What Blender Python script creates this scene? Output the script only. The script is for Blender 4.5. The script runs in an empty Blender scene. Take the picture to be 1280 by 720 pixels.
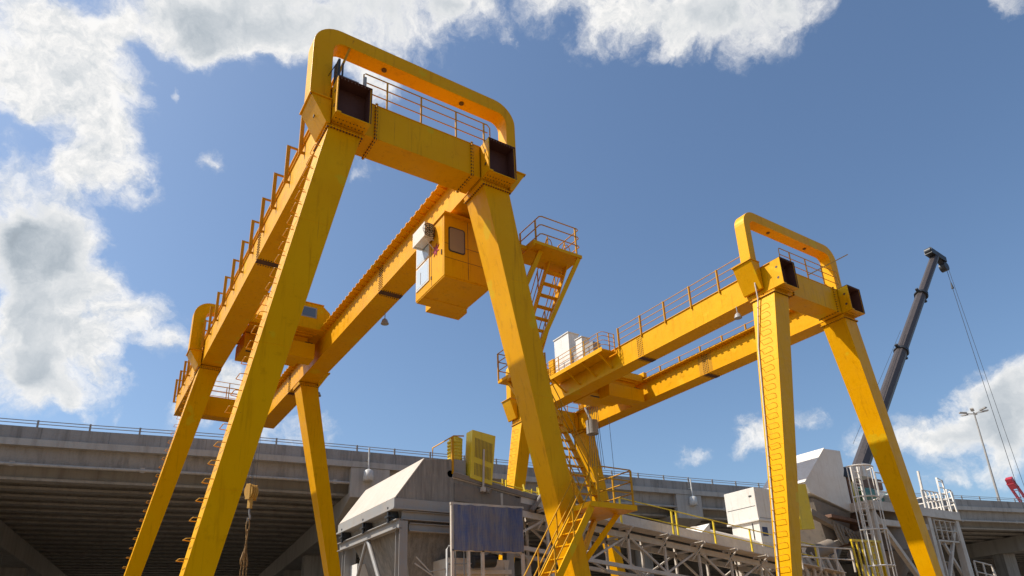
import bpy, math, random
from mathutils import Vector, Matrix
random.seed(7)
C = bpy.context.scene
COL = C.collection
V = Vector

# ------------------------------------------------------------------ mesh helper
class MB:
    def __init__(s): s.v = []; s.f = []; s.sm = []
    def add(s, vs, fs, smooth=False):
        o = len(s.v); s.v += [tuple(v) for v in vs]
        for f in fs: s.f.append([i + o for i in f]); s.sm.append(smooth)
        return s
    def hexa(s, p):  # 8 points: bottom loop 0-3, top loop 4-7
        return s.add(p, [(3, 2, 1, 0), (4, 5, 6, 7), (0, 1, 5, 4), (1, 2, 6, 5), (2, 3, 7, 6), (3, 0, 4, 7)])
    def box(s, x0, x1, y0, y1, z0, z1):
        return s.hexa([(x0, y0, z0), (x1, y0, z0), (x1, y1, z0), (x0, y1, z0), (x0, y0, z1), (x1, y0, z1), (x1, y1, z1), (x0, y1, z1)])
    def bar(s, a, b, w, h=None, up=(0, 0, 1)):  # rectangular bar between two points
        a, b = V(a), V(b); h = h or w; d = (b - a).normalized(); u = V(up)
        if abs(d.dot(u)) > .98: u = V((0, 1, 0))
        r = d.cross(u).normalized(); u = r.cross(d)
        q = lambda p: [p - r * w / 2 - u * h / 2, p + r * w / 2 - u * h / 2, p + r * w / 2 + u * h / 2, p - r * w / 2 + u * h / 2]
        return s.hexa(q(a) + q(b))
    def tube(s, pts, rad, n=6, cap=True):
        pts = [V(p) for p in pts]; rings = []
        for i, p in enumerate(pts):
            d = (pts[min(i + 1, len(pts) - 1)] - pts[max(i - 1, 0)]).normalized()
            u = V((0, 0, 1)) if abs(d.z) < .9 else V((1, 0, 0))
            r = d.cross(u).normalized(); u = r.cross(d)
            R = rad[i] if isinstance(rad, (list, tuple)) else rad
            rings.append([p + (r * math.cos(2 * math.pi * k / n) + u * math.sin(2 * math.pi * k / n)) * R for k in range(n)])
        vs = [q for ring in rings for q in ring]; fs = []
        for i in range(len(pts) - 1):
            for k in range(n):
                fs.append((i * n + k, i * n + (k + 1) % n, (i + 1) * n + (k + 1) % n, (i + 1) * n + k))
        s.add(vs, fs, True)
        if cap:
            s.add(rings[0], [tuple(range(n))[::-1]]); s.add(rings[-1], [tuple(range(n))])
        return s
    def prism(s, poly, axis, a, b):  # polygon extruded along an axis (0: yz, 1: xz, 2: xy)
        def P(p, t):
            return ((t, p[0], p[1]), (p[0], t, p[1]), (p[0], p[1], t))[axis]
        n = len(poly); vs = [P(p, a) for p in poly] + [P(p, b) for p in poly]
        fs = [tuple(range(n))[::-1], tuple(range(n, 2 * n))] + [(i, (i + 1) % n, n + (i + 1) % n, n + i) for i in range(n)]
        return s.add(vs, fs)
    def sweep(s, path, prof, nrm):  # closed profile (offset, z) swept along plan points with plan normals
        n = len(prof); vs = []
        for p, q in zip(path, nrm):
            for o, z in prof: vs.append((p[0] + q[0] * o, p[1] + q[1] * o, z))
        fs = []
        for i in range(len(path) - 1):
            for k in range(n):
                fs.append((i * n + k, i * n + (k + 1) % n, (i + 1) * n + (k + 1) % n, (i + 1) * n + k))
        fs.append(tuple(range(n))[::-1]); fs.append(tuple(range((len(path) - 1) * n, len(path) * n)))
        return s.add(vs, fs)
    def bolts(s, a, b, n, nrm, r=.022, h=.025):
        a, b = V(a), V(b); nv = V(nrm).normalized()
        for i in range(n):
            p = a.lerp(b, i / max(1, n - 1)); s.tube([p - nv * .005, p + nv * h], r, 5)
        return s
    def build(s, name, mat, parent=None, bevel=0, loc=None):
        m = bpy.data.meshes.new(name); m.from_pydata(s.v, [], s.f); m.validate(); m.update()
        m.polygons.foreach_set('use_smooth', s.sm[:len(m.polygons)] if len(s.sm) == len(m.polygons) else [False] * len(m.polygons))
        import bmesh
        bm = bmesh.new(); bm.from_mesh(m); bmesh.ops.recalc_face_normals(bm, faces=bm.faces[:]); bm.to_mesh(m); bm.free()
        m.materials.append(mat)
        o = bpy.data.objects.new(name, m); COL.objects.link(o)
        if parent: o.parent = parent
        if loc: o.location = loc
        if bevel:
            b = o.modifiers.new('bevel', 'BEVEL'); b.width = bevel; b.segments = 2; b.limit_method = 'ANGLE'; b.angle_limit = .6
        return o

def thing(name, label, cat, loc=(0, 0, 0), group=None):
    o = bpy.data.objects.new(name, None); COL.objects.link(o); o.location = loc; o.empty_display_size = .2
    o['label'] = label; o['category'] = cat
    if group: o['group'] = group
    return o
def tag(o, label, cat, group=None):
    o['label'] = label; o['category'] = cat
    if group: o['group'] = group
    return o

# ------------------------------------------------------------------ materials
def newmat(name):
    m = bpy.data.materials.new(name); m.use_nodes = True; nt = m.node_tree; nt.nodes.clear()
    out = nt.nodes.new('ShaderNodeOutputMaterial'); b = nt.nodes.new('ShaderNodeBsdfPrincipled')
    nt.links.new(b.outputs[0], out.inputs[0]); return m, nt, b
def N(nt, t, **kw):
    n = nt.nodes.new(t)
    for k, v in kw.items():
        if hasattr(n, k): setattr(n, k, v)
        else: n.inputs[k].default_value = v
    return n
def coords(nt, scale=(1, 1, 1), rnd=True):
    tc = N(nt, 'ShaderNodeTexCoord'); mp = N(nt, 'ShaderNodeMapping'); mp.inputs['Scale'].default_value = scale
    nt.links.new(tc.outputs['Object'], mp.inputs[0])
    if rnd:
        oi = N(nt, 'ShaderNodeObjectInfo'); mu = N(nt, 'ShaderNodeMath', operation='MULTIPLY'); mu.inputs[1].default_value = 37.
        nt.links.new(oi.outputs['Random'], mu.inputs[0]); nt.links.new(mu.outputs[0], mp.inputs['Location'])
    return mp.outputs[0]
def noise(nt, vec, scale, detail=4, rough=.6):
    n = N(nt, 'ShaderNodeTexNoise'); n.inputs['Scale'].default_value = scale; n.inputs['Detail'].default_value = detail; n.inputs['Roughness'].default_value = rough
    nt.links.new(vec, n.inputs['Vector']); return n.outputs['Fac']
def ramp(nt, fac, a, b, ca=0., cb=1.):
    r = N(nt, 'ShaderNodeMapRange'); r.inputs[1].default_value = a; r.inputs[2].default_value = b; r.inputs[3].default_value = ca; r.inputs[4].default_value = cb
    nt.links.new(fac, r.inputs[0]); return r.outputs[0]
def mix(nt, fac, a, b, mode='MIX'):
    m = N(nt, 'ShaderNodeMix', data_type='RGBA', blend_type=mode)
    for i, x in ((0, fac), (6, a), (7, b)):
        if hasattr(x, 'is_linked'): nt.links.new(x, m.inputs[i])
        else: m.inputs[i].default_value = x if i == 0 else (*x, 1) if len(x) == 3 else x
    return m.outputs[2]
def mul(nt, a, b):
    m = N(nt, 'ShaderNodeMath', operation='MULTIPLY')
    for i, x in ((0, a), (1, b)):
        if hasattr(x, 'is_linked'): nt.links.new(x, m.inputs[i])
        else: m.inputs[i].default_value = x
    return m.outputs[0]
def bump(nt, b, h, st, dist=.02):
    n = N(nt, 'ShaderNodeBump'); n.inputs['Strength'].default_value = st; n.inputs['Distance'].default_value = dist
    nt.links.new(h, n.inputs['Height']); nt.links.new(n.outputs[0], b.inputs['Normal'])

def painted(name, base, faded, dirt, rust=(.09, .03, .012), rough=.42, wear=1., dust=0., tint=None, patch=None):
    m, nt, b = newmat(name)
    c = coords(nt); cs = coords(nt, (3.2, 3.2, .22))
    n1 = noise(nt, c, .55, 5); n2 = noise(nt, c, 2.3, 8, .7); n3 = noise(nt, cs, 2.2, 6, .65); n4 = noise(nt, c, 7., 6, .7)
    col = mix(nt, ramp(nt, n1, .42, .72), base, faded)
    col = mix(nt, mul(nt, ramp(nt, n3, .55, .78), .38 * wear), col, dirt)
    col = mix(nt, mul(nt, ramp(nt, n2, .3, .42, 1, 0), .22 * wear), col, dirt)
    sp = mul(nt, ramp(nt, n4, .66, .72), ramp(nt, n2, .5, .62))
    col = mix(nt, mul(nt, sp, .85 * min(1, wear)), col, rust)
    if dust: col = mix(nt, mul(nt, ramp(nt, n2, .35, .7), dust), col, (.34, .25, .17))
    if patch:
        cr_ = coords(nt, (7., 7., .16)); n7 = noise(nt, cr_, 2.6, 4, .6)
        col = mix(nt, mul(nt, mul(nt, ramp(nt, n7, .64, .72), ramp(nt, n1, .45, .6)), .55), col, (.20, .06, .012))
        n5 = noise(nt, c, .8, 3, .45); n6 = noise(nt, c, 14, 4)
        col = mix(nt, mul(nt, ramp(nt, n5, .655, .68), ramp(nt, n6, .3, .5, .45, .8)), col, patch)
    if tint: b.inputs['Specular Tint'].default_value = (*tint, 1)
    nt.links.new(col, b.inputs['Base Color'])
    nt.links.new(ramp(nt, n2, .3, .7, rough - .08, rough + .16), b.inputs['Roughness'])
    bump(nt, b, n1, .25, .05)
    return m
def concrete(name, base, dark, light):
    m, nt, b = newmat(name)
    c = coords(nt, rnd=False); cs = coords(nt, (1.2, 1.2, .1), rnd=False)
    n1 = noise(nt, c, .25, 6); n2 = noise(nt, cs, 1.4, 7, .7); n3 = noise(nt, c, 9, 5)
    col = mix(nt, ramp(nt, n1, .35, .7), base, light)
    col = mix(nt, mul(nt, ramp(nt, n2, .48, .75), .75), col, dark)
    col = mix(nt, mul(nt, ramp(nt, n3, .5, .8), .25), col, dark)
    nt.links.new(col, b.inputs['Base Color']); b.inputs['Roughness'].default_value = .9
    bump(nt, b, n3, .3, .02); return m
def plain(name, col, rough=.5, metal=0., var=.3):
    m, nt, b = newmat(name)
    n = noise(nt, coords(nt), 5, 5); d = tuple(x * (1 - var) for x in col)
    nt.links.new(mix(nt, ramp(nt, n, .35, .65), d, col), b.inputs['Base Color'])
    b.inputs['Roughness'].default_value = rough; b.inputs['Metallic'].default_value = metal; return m

YEL = painted('yellow_paint', (.72, .325, .0), (.76, .37, .001), (.30, .095, .001), rough=.42, wear=1.35, tint=(1, .55, .02), patch=(.66, .40, .01))
YELP = painted('yellow_rail_paint', (.50, .225, .006), (.55, .27, .02), (.20, .07, .006), tint=(1, .6, .1))
YELG = painted('yellow_guard_paint', (.72, .50, .01), (.74, .56, .04), (.30, .20, .03), wear=1.2)
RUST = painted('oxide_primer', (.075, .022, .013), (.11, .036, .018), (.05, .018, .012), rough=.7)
BOLT = plain('bolt_steel', (.10, .04, .015), .6)
DUSTY = painted('dusty_grey_steel', (.175, .15, .13), (.235, .195, .155), (.075, .058, .046), rough=.65, wear=2.1, dust=.35)
GALV = painted('grey_steel', (.26, .26, .26), (.32, .32, .31), (.14, .11, .09), rough=.5, dust=.5)
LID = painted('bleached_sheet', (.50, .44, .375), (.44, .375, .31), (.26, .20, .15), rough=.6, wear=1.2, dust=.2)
WORN = painted('worn_yellow_paint', (.52, .26, .025), (.55, .31, .05), (.16, .08, .03), rough=.6, wear=2.)
WHITE = painted('dirty_white_paint', (.72, .68, .62), (.76, .73, .68), (.34, .26, .19), rough=.5, wear=1.2, dust=.18)
DIRTYW = painted('dusty_white_steel', (.64, .57, .49), (.56, .48, .40), (.32, .25, .19), rough=.6, wear=1.2, dust=.45)
DARK = plain('dark_steel', (.03, .03, .032), .5)
RUBBER = plain('conveyor_rubber', (.035, .032, .03), .75)
BOOM = plain('boom_paint', (.06, .046, .042), .5)
REDP = plain('red_paint', (.42, .02, .04), .45)
CABLE = plain('steel_cable', (.05, .05, .055), .5)
CHAIN = plain('rusty_chain', (.34, .18, .05), .6)
BROWN = plain('rusty_brown_sheet', (.17, .085, .05), .7)
GREEN = plain('green_motor_paint', (.10, .25, .18), .5)
CONC = concrete('viaduct_concrete', (.30, .275, .25), (.10, .088, .075), (.38, .35, .32))
CONCL = concrete('light_concrete', (.42, .39, .35), (.24, .21, .18), (.48, .45, .41))
SOFF = concrete('soffit_concrete', (.35, .325, .295), (.18, .16, .14), (.42, .39, .355))
LAMPW = plain('lamp_white', (.62, .60, .56), .5, var=.15)
m, nt, b = newmat('window_glass'); b.inputs['Base Color'].default_value = (.10, .13, .17, 1); b.inputs['Roughness'].default_value = .06; b.inputs['Specular IOR Level'].default_value = .8; GLASS = m
m, nt, b = newmat('clear_cab_glass'); b.inputs['Base Color'].default_value = (.55, .62, .68, 1); b.inputs['Roughness'].default_value = .05; b.inputs['Specular IOR Level'].default_value = .9; CGLASS = m
m, nt, b = newmat('dusty_glass'); b.inputs['Base Color'].default_value = (.30, .22, .15, 1); b.inputs['Roughness'].default_value = .25; DGLASS = m
# blue woven sheet
m, nt, b = newmat('blue_mesh_sheet'); BLUE = m
c = coords(nt, (1, 1, 1), False)
w1 = N(nt, 'ShaderNodeTexWave', wave_type='BANDS', bands_direction='X'); w1.inputs['Scale'].default_value = 5.5; w1.inputs['Distortion'].default_value = 1.2; nt.links.new(c, w1.inputs['Vector'])
w2 = N(nt, 'ShaderNodeTexWave', wave_type='BANDS', bands_direction='Z'); w2.inputs['Scale'].default_value = 7.; w2.inputs['Distortion'].default_value = 1.; nt.links.new(c, w2.inputs['Vector'])
cs = coords(nt, (2.5, 1, .35), False); nn = noise(nt, cs, 1.7, 6, .7)
g = mix(nt, ramp(nt, nn, .34, .6), (.02, .07, .26), (.20, .205, .235))
g = mix(nt, mul(nt, w1.outputs['Fac'], .45), g, (.03, .05, .14)); g = mix(nt, mul(nt, w2.outputs['Fac'], .35), g, (.22, .20, .20))
nt.links.new(g, b.inputs['Base Color']); b.inputs['Roughness'].default_value = .8
m, nt, b = newmat('streaked_steel'); STREAK = m
c = coords(nt, rnd=False); cs = coords(nt, (5., 5., .35), False); n1 = noise(nt, cs, 1.6, 7, .75); n2 = noise(nt, c, .9, 6, .65)
g = mix(nt, ramp(nt, n1, .36, .66), (.15, .128, .108), (.34, .30, .255)); g = mix(nt, mul(nt, ramp(nt, n2, .42, .62), .6), g, (.19, .178, .165))
g = mix(nt, mul(nt, ramp(nt, noise(nt, c, 9, 5), .66, .7), .6), g, (.36, .32, .27))
nt.links.new(g, b.inputs['Base Color']); b.inputs['Roughness'].default_value = .7; bump(nt, b, n2, .4, .04)
# ground
m, nt, b = newmat('dry_dirt'); DIRT = m
c = coords(nt, rnd=False); n1 = noise(nt, c, .12, 8); n2 = noise(nt, c, 3, 6)
g = mix(nt, ramp(nt, n1, .35, .65), (.165, .125, .085), (.22, .17, .12)); g = mix(nt, mul(nt, ramp(nt, n2, .5, .8), .4), g, (.14, .105, .07))
nt.links.new(g, b.inputs['Base Color']); b.inputs['Roughness'].default_value = .95; bump(nt, b, n2, .5, .05)

# ------------------------------------------------------------------ camera
F_PX, PITCH, ROLL, YAW = 859.2964, .3587, -.0398, .5842
F = V((math.sin(YAW) * math.cos(PITCH), math.cos(YAW) * math.cos(PITCH), math.sin(PITCH)))
R0 = V((math.cos(YAW), -math.sin(YAW), 0)); U0 = R0.cross(F)
R = R0 * math.cos(ROLL) + U0 * math.sin(ROLL); U = -R0 * math.sin(ROLL) + U0 * math.cos(ROLL)
cam = bpy.data.cameras.new('camera'); co = bpy.data.objects.new('camera', cam); COL.objects.link(co)
co.matrix_world = Matrix(((R.x, U.x, -F.x, 0), (R.y, U.y, -F.y, 0), (R.z, U.z, -F.z, 1.7), (0, 0, 0, 1)))
cam.sensor_width = 36; cam.lens = F_PX / 1280 * 36; cam.shift_y = 133.34 / 1280; cam.clip_end = 5000; cam.clip_start = .1
C.camera = co

# ------------------------------------------------------------------ ground
g = MB(); n = 24; S_ = 1500
g.add([(-S_, -S_, 0), (S_, -S_, 0), (S_, S_, 0), (-S_, S_, 0)], [(0, 1, 2, 3)])
o = g.build('ground', DIRT); o['kind'] = 'structure'

# ------------------------------------------------------------------ gantry cranes
X1, Y1 = 4.746, 16.36
W, S, ZB, ZT = 1.0, 5.21, 16.70, 18.02
YN, YF = 0., 20.67       # front faces of the two leg frames
YE = 30.1                # far end of the girders
def leg_x(z, mir):
    o_ = -.037 - .184 * (16.7 - z); i_ = .971 - .2144 * (16.7 - z)
    return (o_, i_) if not mir else (S + W - i_, S + W - o_)
def leg_d(z): return .6 + .62 * (z - 2) / 14.7

def railing(mb, pts, posts, hs=(.38, .75, 1.1), r=.021, pr_=None, base=None):
    """rails following pts (list of 3D base points), posts at given 3D base points"""
    for h in hs: mb.tube([V(p) + V((0, 0, h)) for p in pts], r, 6)
    for p in posts:
        p = V(p); mb.bar(p, p + V((0, 0, hs[-1])), .05, .05)

def girder(cr, x0, inner, crane_idx):
    idx_n = 2 if crane_idx == 1 else 1; 
    mb = MB()
    mb.box(x0, x0 + W, .02, YE, ZB + .025, ZT - .03)
    mb.box(x0 - .05, x0 + W + .05, .0, YE + .02, ZT - .03, ZT)
    mb.box(x0 - .035, x0 + W + .035, .0, YE + .02, ZB, ZB + .025)
    # near end: open box with flanges
    mb.box(x0 - .03, x0 + .0, -.52, .0, ZB, ZT); 
    mb.box(x0, x0 + W + .04, -.52, .0, ZB - .03, ZB)
    mb.box(x0 + W, x0 + W + .03, -.50, .0, ZB + .002, ZT - .002)
    mb.box(x0 - .03, x0 + .12, -.545, -.52, ZB - .03, ZB + .03)
    # inner ledge carrying the trolley rail, with brackets
    xi0, xi1 = (x0 + W + .05, x0 + W + .32) if inner > 0 else (x0 - .32, x0 - .05)
    mb.box(xi0, xi1, 1.05, YE - 1.0, ZT - .035, ZT)
    y = 1.2
    while y < YE - 1.2:
        if inner > 0: mb.prism([(x0 + W + .002, ZT - .035), (xi1 - .04, ZT - .035), (x0 + W + .002, ZT - .13)], 1, y, y + .05)
        else: mb.prism([(x0 - .002, ZT - .035), (xi0 + .04, ZT - .035), (x0 - .002, ZT - .13)], 1, y, y + .05)
        if inner < 0: mb.box(xi0 - .05, xi0 + .0, y - .06, y + .1, ZT - .06, ZT - .01)
        y += .46
    # web seams
    for ys in (4.2, 12.8, 17.0, 25.4)[:2 + idx_n]:
        for xs in (x0 - .004, x0 + W - .004): mb.box(xs, xs + .008, ys, ys + .03, ZB + .03, ZT - .035)
        mb.box(x0, x0 + W, ys, ys + .03, ZB - .004, ZB + .002)
    gi = mb.build('girder', YEL, cr, .012)
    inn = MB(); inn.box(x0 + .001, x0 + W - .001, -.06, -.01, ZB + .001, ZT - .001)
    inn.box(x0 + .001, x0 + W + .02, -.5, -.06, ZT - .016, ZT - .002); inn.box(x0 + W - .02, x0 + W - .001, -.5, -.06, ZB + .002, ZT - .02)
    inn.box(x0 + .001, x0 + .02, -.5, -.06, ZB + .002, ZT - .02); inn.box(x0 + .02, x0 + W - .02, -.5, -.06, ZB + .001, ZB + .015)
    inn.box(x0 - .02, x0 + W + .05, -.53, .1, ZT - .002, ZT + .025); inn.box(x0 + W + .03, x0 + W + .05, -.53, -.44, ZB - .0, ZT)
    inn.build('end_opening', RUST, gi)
    ru = MB(); xr = (xi0 + xi1) / 2
    ru.box(xr - .03, xr + .03, 1.1, YE - 1.05, ZT + .001, ZT + .11); ru.box(xr - .06, xr + .06, 1.1, YE - 1.05, ZT, ZT + .02)
    ru.build('trolley_rail', RUST, gi)
    sp = MB()
    for ys in (8.6, 22.6)[:idx_n]:
        for xs, nx in ((x0 - .001, -1), (x0 + W + .001, 1)):
            for q in range(10):
                for k in range(4):
                    sp.bolts((xs, ys + .12 * k, ZB + .12 + q * .115), (xs, ys + .12 * k, ZB + .12 + q * .115), 1, (nx, 0, 0), .026, .03)
        sp.box(x0 - .03, x0 + W + .03, ys + .1, ys + .42, ZB - .016, ZB - .001)
        for k in range(9):
            for y in (ys + .02, ys + .5): sp.bolts((x0 + .1 + .1 * k, y, ZB), (x0 + .1 + .1 * k, y, ZB), 1, (0, 0, -1), .024, .03)
    for k, z in enumerate((ZB + .38, ZB + .92)):
        sp.tube([(x0 - .036, -.3, z), (x0 - .029, -.3, z)], .06, 10)
    for k in range(9):   # bolt holes round the open end
        sp.bolts((x0 + .05 + k * .11, -.28, ZB - .03), (x0 + .05 + k * .11, -.28, ZB - .03), 1, (0, 0, -1), .02, .012)
        sp.bolts((x0 + .05 + k * .11, -.12, ZB - .03), (x0 + .05 + k * .11, -.12, ZB - .03), 1, (0, 0, -1), .02, .012)
    sp.build('bolted_splice', BOLT, gi)
    pale = MB()
    for k in range(9): pale.box(x0 + .06 + k * .105, x0 + .09 + k * .105, -.535, -.53, ZT - .075, ZT - .03)
    pale.build('bolt_row', BROWN, gi)
    return gi

def leg(cr, yf, mir, rungs, crane_idx, far=False):
    mb = MB(); z1 = 16.5
    zs = (.9, 5., 10., z1)
    def loop(z, e=0):
        a, b = leg_x(z, mir); d = leg_d(z)
        return [(a - e, yf - e, z), (b + e, yf - e, z), (b + e, yf + d + e, z), (a - e, yf + d + e, z)]
    vs = []; fs = []
    for z in zs: vs += loop(z)
    for i in range(len(zs) - 1):
        for k in range(4): fs.append((4 * i + k, 4 * i + (k + 1) % 4, 4 * i + 4 + (k + 1) % 4, 4 * i + 4 + k))
    fs += [(3, 2, 1, 0), tuple(4 * (len(zs) - 1) + k for k in range(4))]
    mb.add(vs, fs)
    # head flange and box up to the girder
    l0, l1 = loop(z1, .07), loop(z1 + .035, .07); mb.hexa(l0 + l1)
    gx = (S if mir else 0)
    mb.hexa([(gx - .0, yf + .0, z1 + .035), (gx + W, yf + .0, z1 + .035), (gx + W, yf + 1.2, z1 + .035), (gx, yf + 1.2, z1 + .035),
             (gx - .02, yf + .0, ZB - .035), (gx + W + .02, yf + .0, ZB - .035), (gx + W + .02, yf + 1.25, ZB - .035), (gx - .02, yf + 1.25, ZB - .035)])
    # horizontal weld seams of the leg sections
    for z in (5.4, 9.2, 13.1):
        a, b = leg_x(z, mir); d = leg_d(z)
        mb.hexa([(a - .004, yf - .004, z), (b + .004, yf - .004, z), (b + .004, yf + d + .004, z), (a - .004, yf + d + .004, z),
                 (a - .003, yf - .004, z + .02), (b + .005, yf - .004, z + .02), (b + .005, yf + d + .004, z + .02), (a - .003, yf + d + .004, z + .02)])
    a_, b_ = leg_x(2.9, mir); mb.box((a_ + b_) / 2 - .12, (a_ + b_) / 2 + .12, yf - .012, yf - .002, 3.1, 3.4)
    lg = mb.build('leg', YEL, cr, .01)
    bt = MB(); a, b = leg_x(z1, mir); d = leg_d(z1)
    for zz, nz in ((z1, -1), (z1 + .035, 1)):
        bt.bolts((a - .02, yf - .035, zz), (b + .02, yf - .035, zz), 12, (0, 0, nz), .025, .03)
        bt.bolts((a - .035, yf, zz), (a - .035, yf + d, zz), 12, (0, 0, nz), .025, .03)
        bt.bolts((b + .035, yf, zz), (b + .035, yf + d, zz), 12, (0, 0, nz), .025, .03)
    bt.build('flange_bolts', BOLT, lg)
    if rungs:
        z = 1.6
        while z < 16.2:
            a, b = leg_x(z, mir); d = leg_d(z); yc = yf + d * .5; h = min(.25, d * .38)
            off = random.uniform(-.015, .015)
            r = MB(); r.tube([(a + .01, yc - h, z), (a - .15, yc - h + .01, z + off), (a - .17, yc - h + .03, z + off), (a - .17, yc + h - .03, z - off), (a - .15, yc + h - .01, z - off), (a + .01, yc + h, z)], .0115, 5)
            r.build('climbing_rung', YELP, lg); z += .45
    return lg

def arch(cr, yf, dx=0., dy=0., dz=0.):
    yl = yf; yf = yf + dy
    xo0, xi0_, xi1_, xo1 = -.60 + dx, -.08, 6.27, 6.74 + dx; z0, zt, th = 17.45 + dz, 20.36 + dz, .52; ro, ri = .85, .36
    def corner(cx, cz, r, a0, a1, n=9): return [(cx + r * math.cos(math.radians(a0 + (a1 - a0) * i / n)), cz + r * math.sin(math.radians(a0 + (a1 - a0) * i / n))) for i in range(n + 1)]
    outer = [(xo0, z0)] + corner(xo0 + ro, zt - ro, ro, 180, 90) + corner(xo1 - ro, zt - ro, ro, 90, 0) + [(xo1, z0)]
    zi = zt - th
    inner = [(xi0_, z0)] + corner(xi0_ + ri, zi - ri, ri, 180, 90) + corner(xi1_ - ri, zi - ri, ri, 90, 0) + [(xi1_, z0)]
    y0, y1 = yf - .02, yf + .54; mb = MB(); n = len(outer)
    vs = [(p[0], y, p[1]) for y in (y0, y1) for L_ in (outer, inner) for p in L_]; fs = []
    for i in range(n - 1):
        fs += [(i, i + 1, n + i + 1, n + i), (2 * n + i + 1, 2 * n + i, 3 * n + i, 3 * n + i + 1), (i + 1, i, 2 * n + i, 2 * n + i + 1), (n + i, n + i + 1, 3 * n + i + 1, 3 * n + i)]
    fs += [(0, n, 3 * n, 2 * n), (n - 1, 3 * n - 1, 4 * n - 1, 2 * n - 1)]
    mb.add(vs, fs)
    # bracket pedestals on the outside of each girder
    for sg in (0, 1):
        X = (lambda x: x) if sg == 0 else (lambda x: S + W - x)
        mb.prism([(X(-.66), 17.36 + dz), (X(-.18), 16.56 + dz * .4), (X(-.055), 16.56 + dz * .4), (X(-.055), 17.40 + dz), (X(-.66), 17.40 + dz)], 1, yf - .12, yf + .92)
        x0, x1 = sorted((X(-.72), X(-.056))); mb.box(x0, x1, yf - .16, yf + .96, 17.402 + dz, 17.45 + dz)
    a = mb.build('arch', YEL, cr, .012)
    bt = MB()
    for X in ((lambda x: x), (lambda x: S + W - x)):
        bt.bolts((X(-.68), yf - .09, 17.45 + dz), (X(-.09), yf - .09, 17.45 + dz), 7, (0, 0, 1), .025, .04)
        bt.bolts((X(-.68), yf - .09, 17.40 + dz), (X(-.09), yf - .09, 17.40 + dz), 7, (0, 0, -1), .025, .035)
    for x in (1.7, 4.6): bt.tube([(x, yf + .26, zi + .002), (x, yf + .26, zi - .03)], .09, 8)
    bt.build('flange_bolts', BOLT, a)
    return a

def tie(cr, y0, y1, far=False):
    mb = MB(); xa, xb = W + (.055), S - .055
    mb.box(xa, xb, y0 + .02, y1 - .02, ZB + .02, ZT - .03); mb.box(xa, xb, y0, y1, ZT - .03, ZT - .001); mb.box(xa, xb, y0, y1, ZB + .001, ZB + .02)
    for x in (xa + .32, xb - .35): mb.box(x, x + .03, y0 - .05, y1 + .05, ZB - .05, ZT + .04)
    t = mb.build('tie_beam', YEL, cr, .01)
    bt = MB()
    for x in (xa + .32, xb - .35):
        for sx, nx in ((x, -1), (x + .03, 1)):
            bt.bolts((sx, y0 - .025, ZB), (sx, y0 - .025, ZT), 11, (nx, 0, 0), .024, .03); bt.bolts((sx, y0, ZB - .025), (sx, y1, ZB - .025), 8, (nx, 0, 0), .024, .03)
    bt.build('splice_bolts', BOLT, t)
    rl = MB()
    ys = (y0 + .04,) if not far else (y0 + .04, y1 - .04)
    for y in ys:
        xs = [.95, 1.75, 2.95, 4.25, 5.35]
        rl.tube([(.95, y, ZT), (.95, y, ZT + 1.04), (1.0, y, ZT + 1.1), (5.5, y, ZT + 1.1), (5.6, y, ZT + 1.0), (5.6, y, ZT + .5)], .022, 6)
        for h in (.38, .75): rl.tube([(.95, y, ZT + h), (5.5, y, ZT + h)], .02, 6)
        for x in xs[1:]: rl.bar((x, y, ZT - .02), (x, y, ZT + 1.1), .05, .045)
    rl.build('handrail', YELP, cr)

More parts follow.
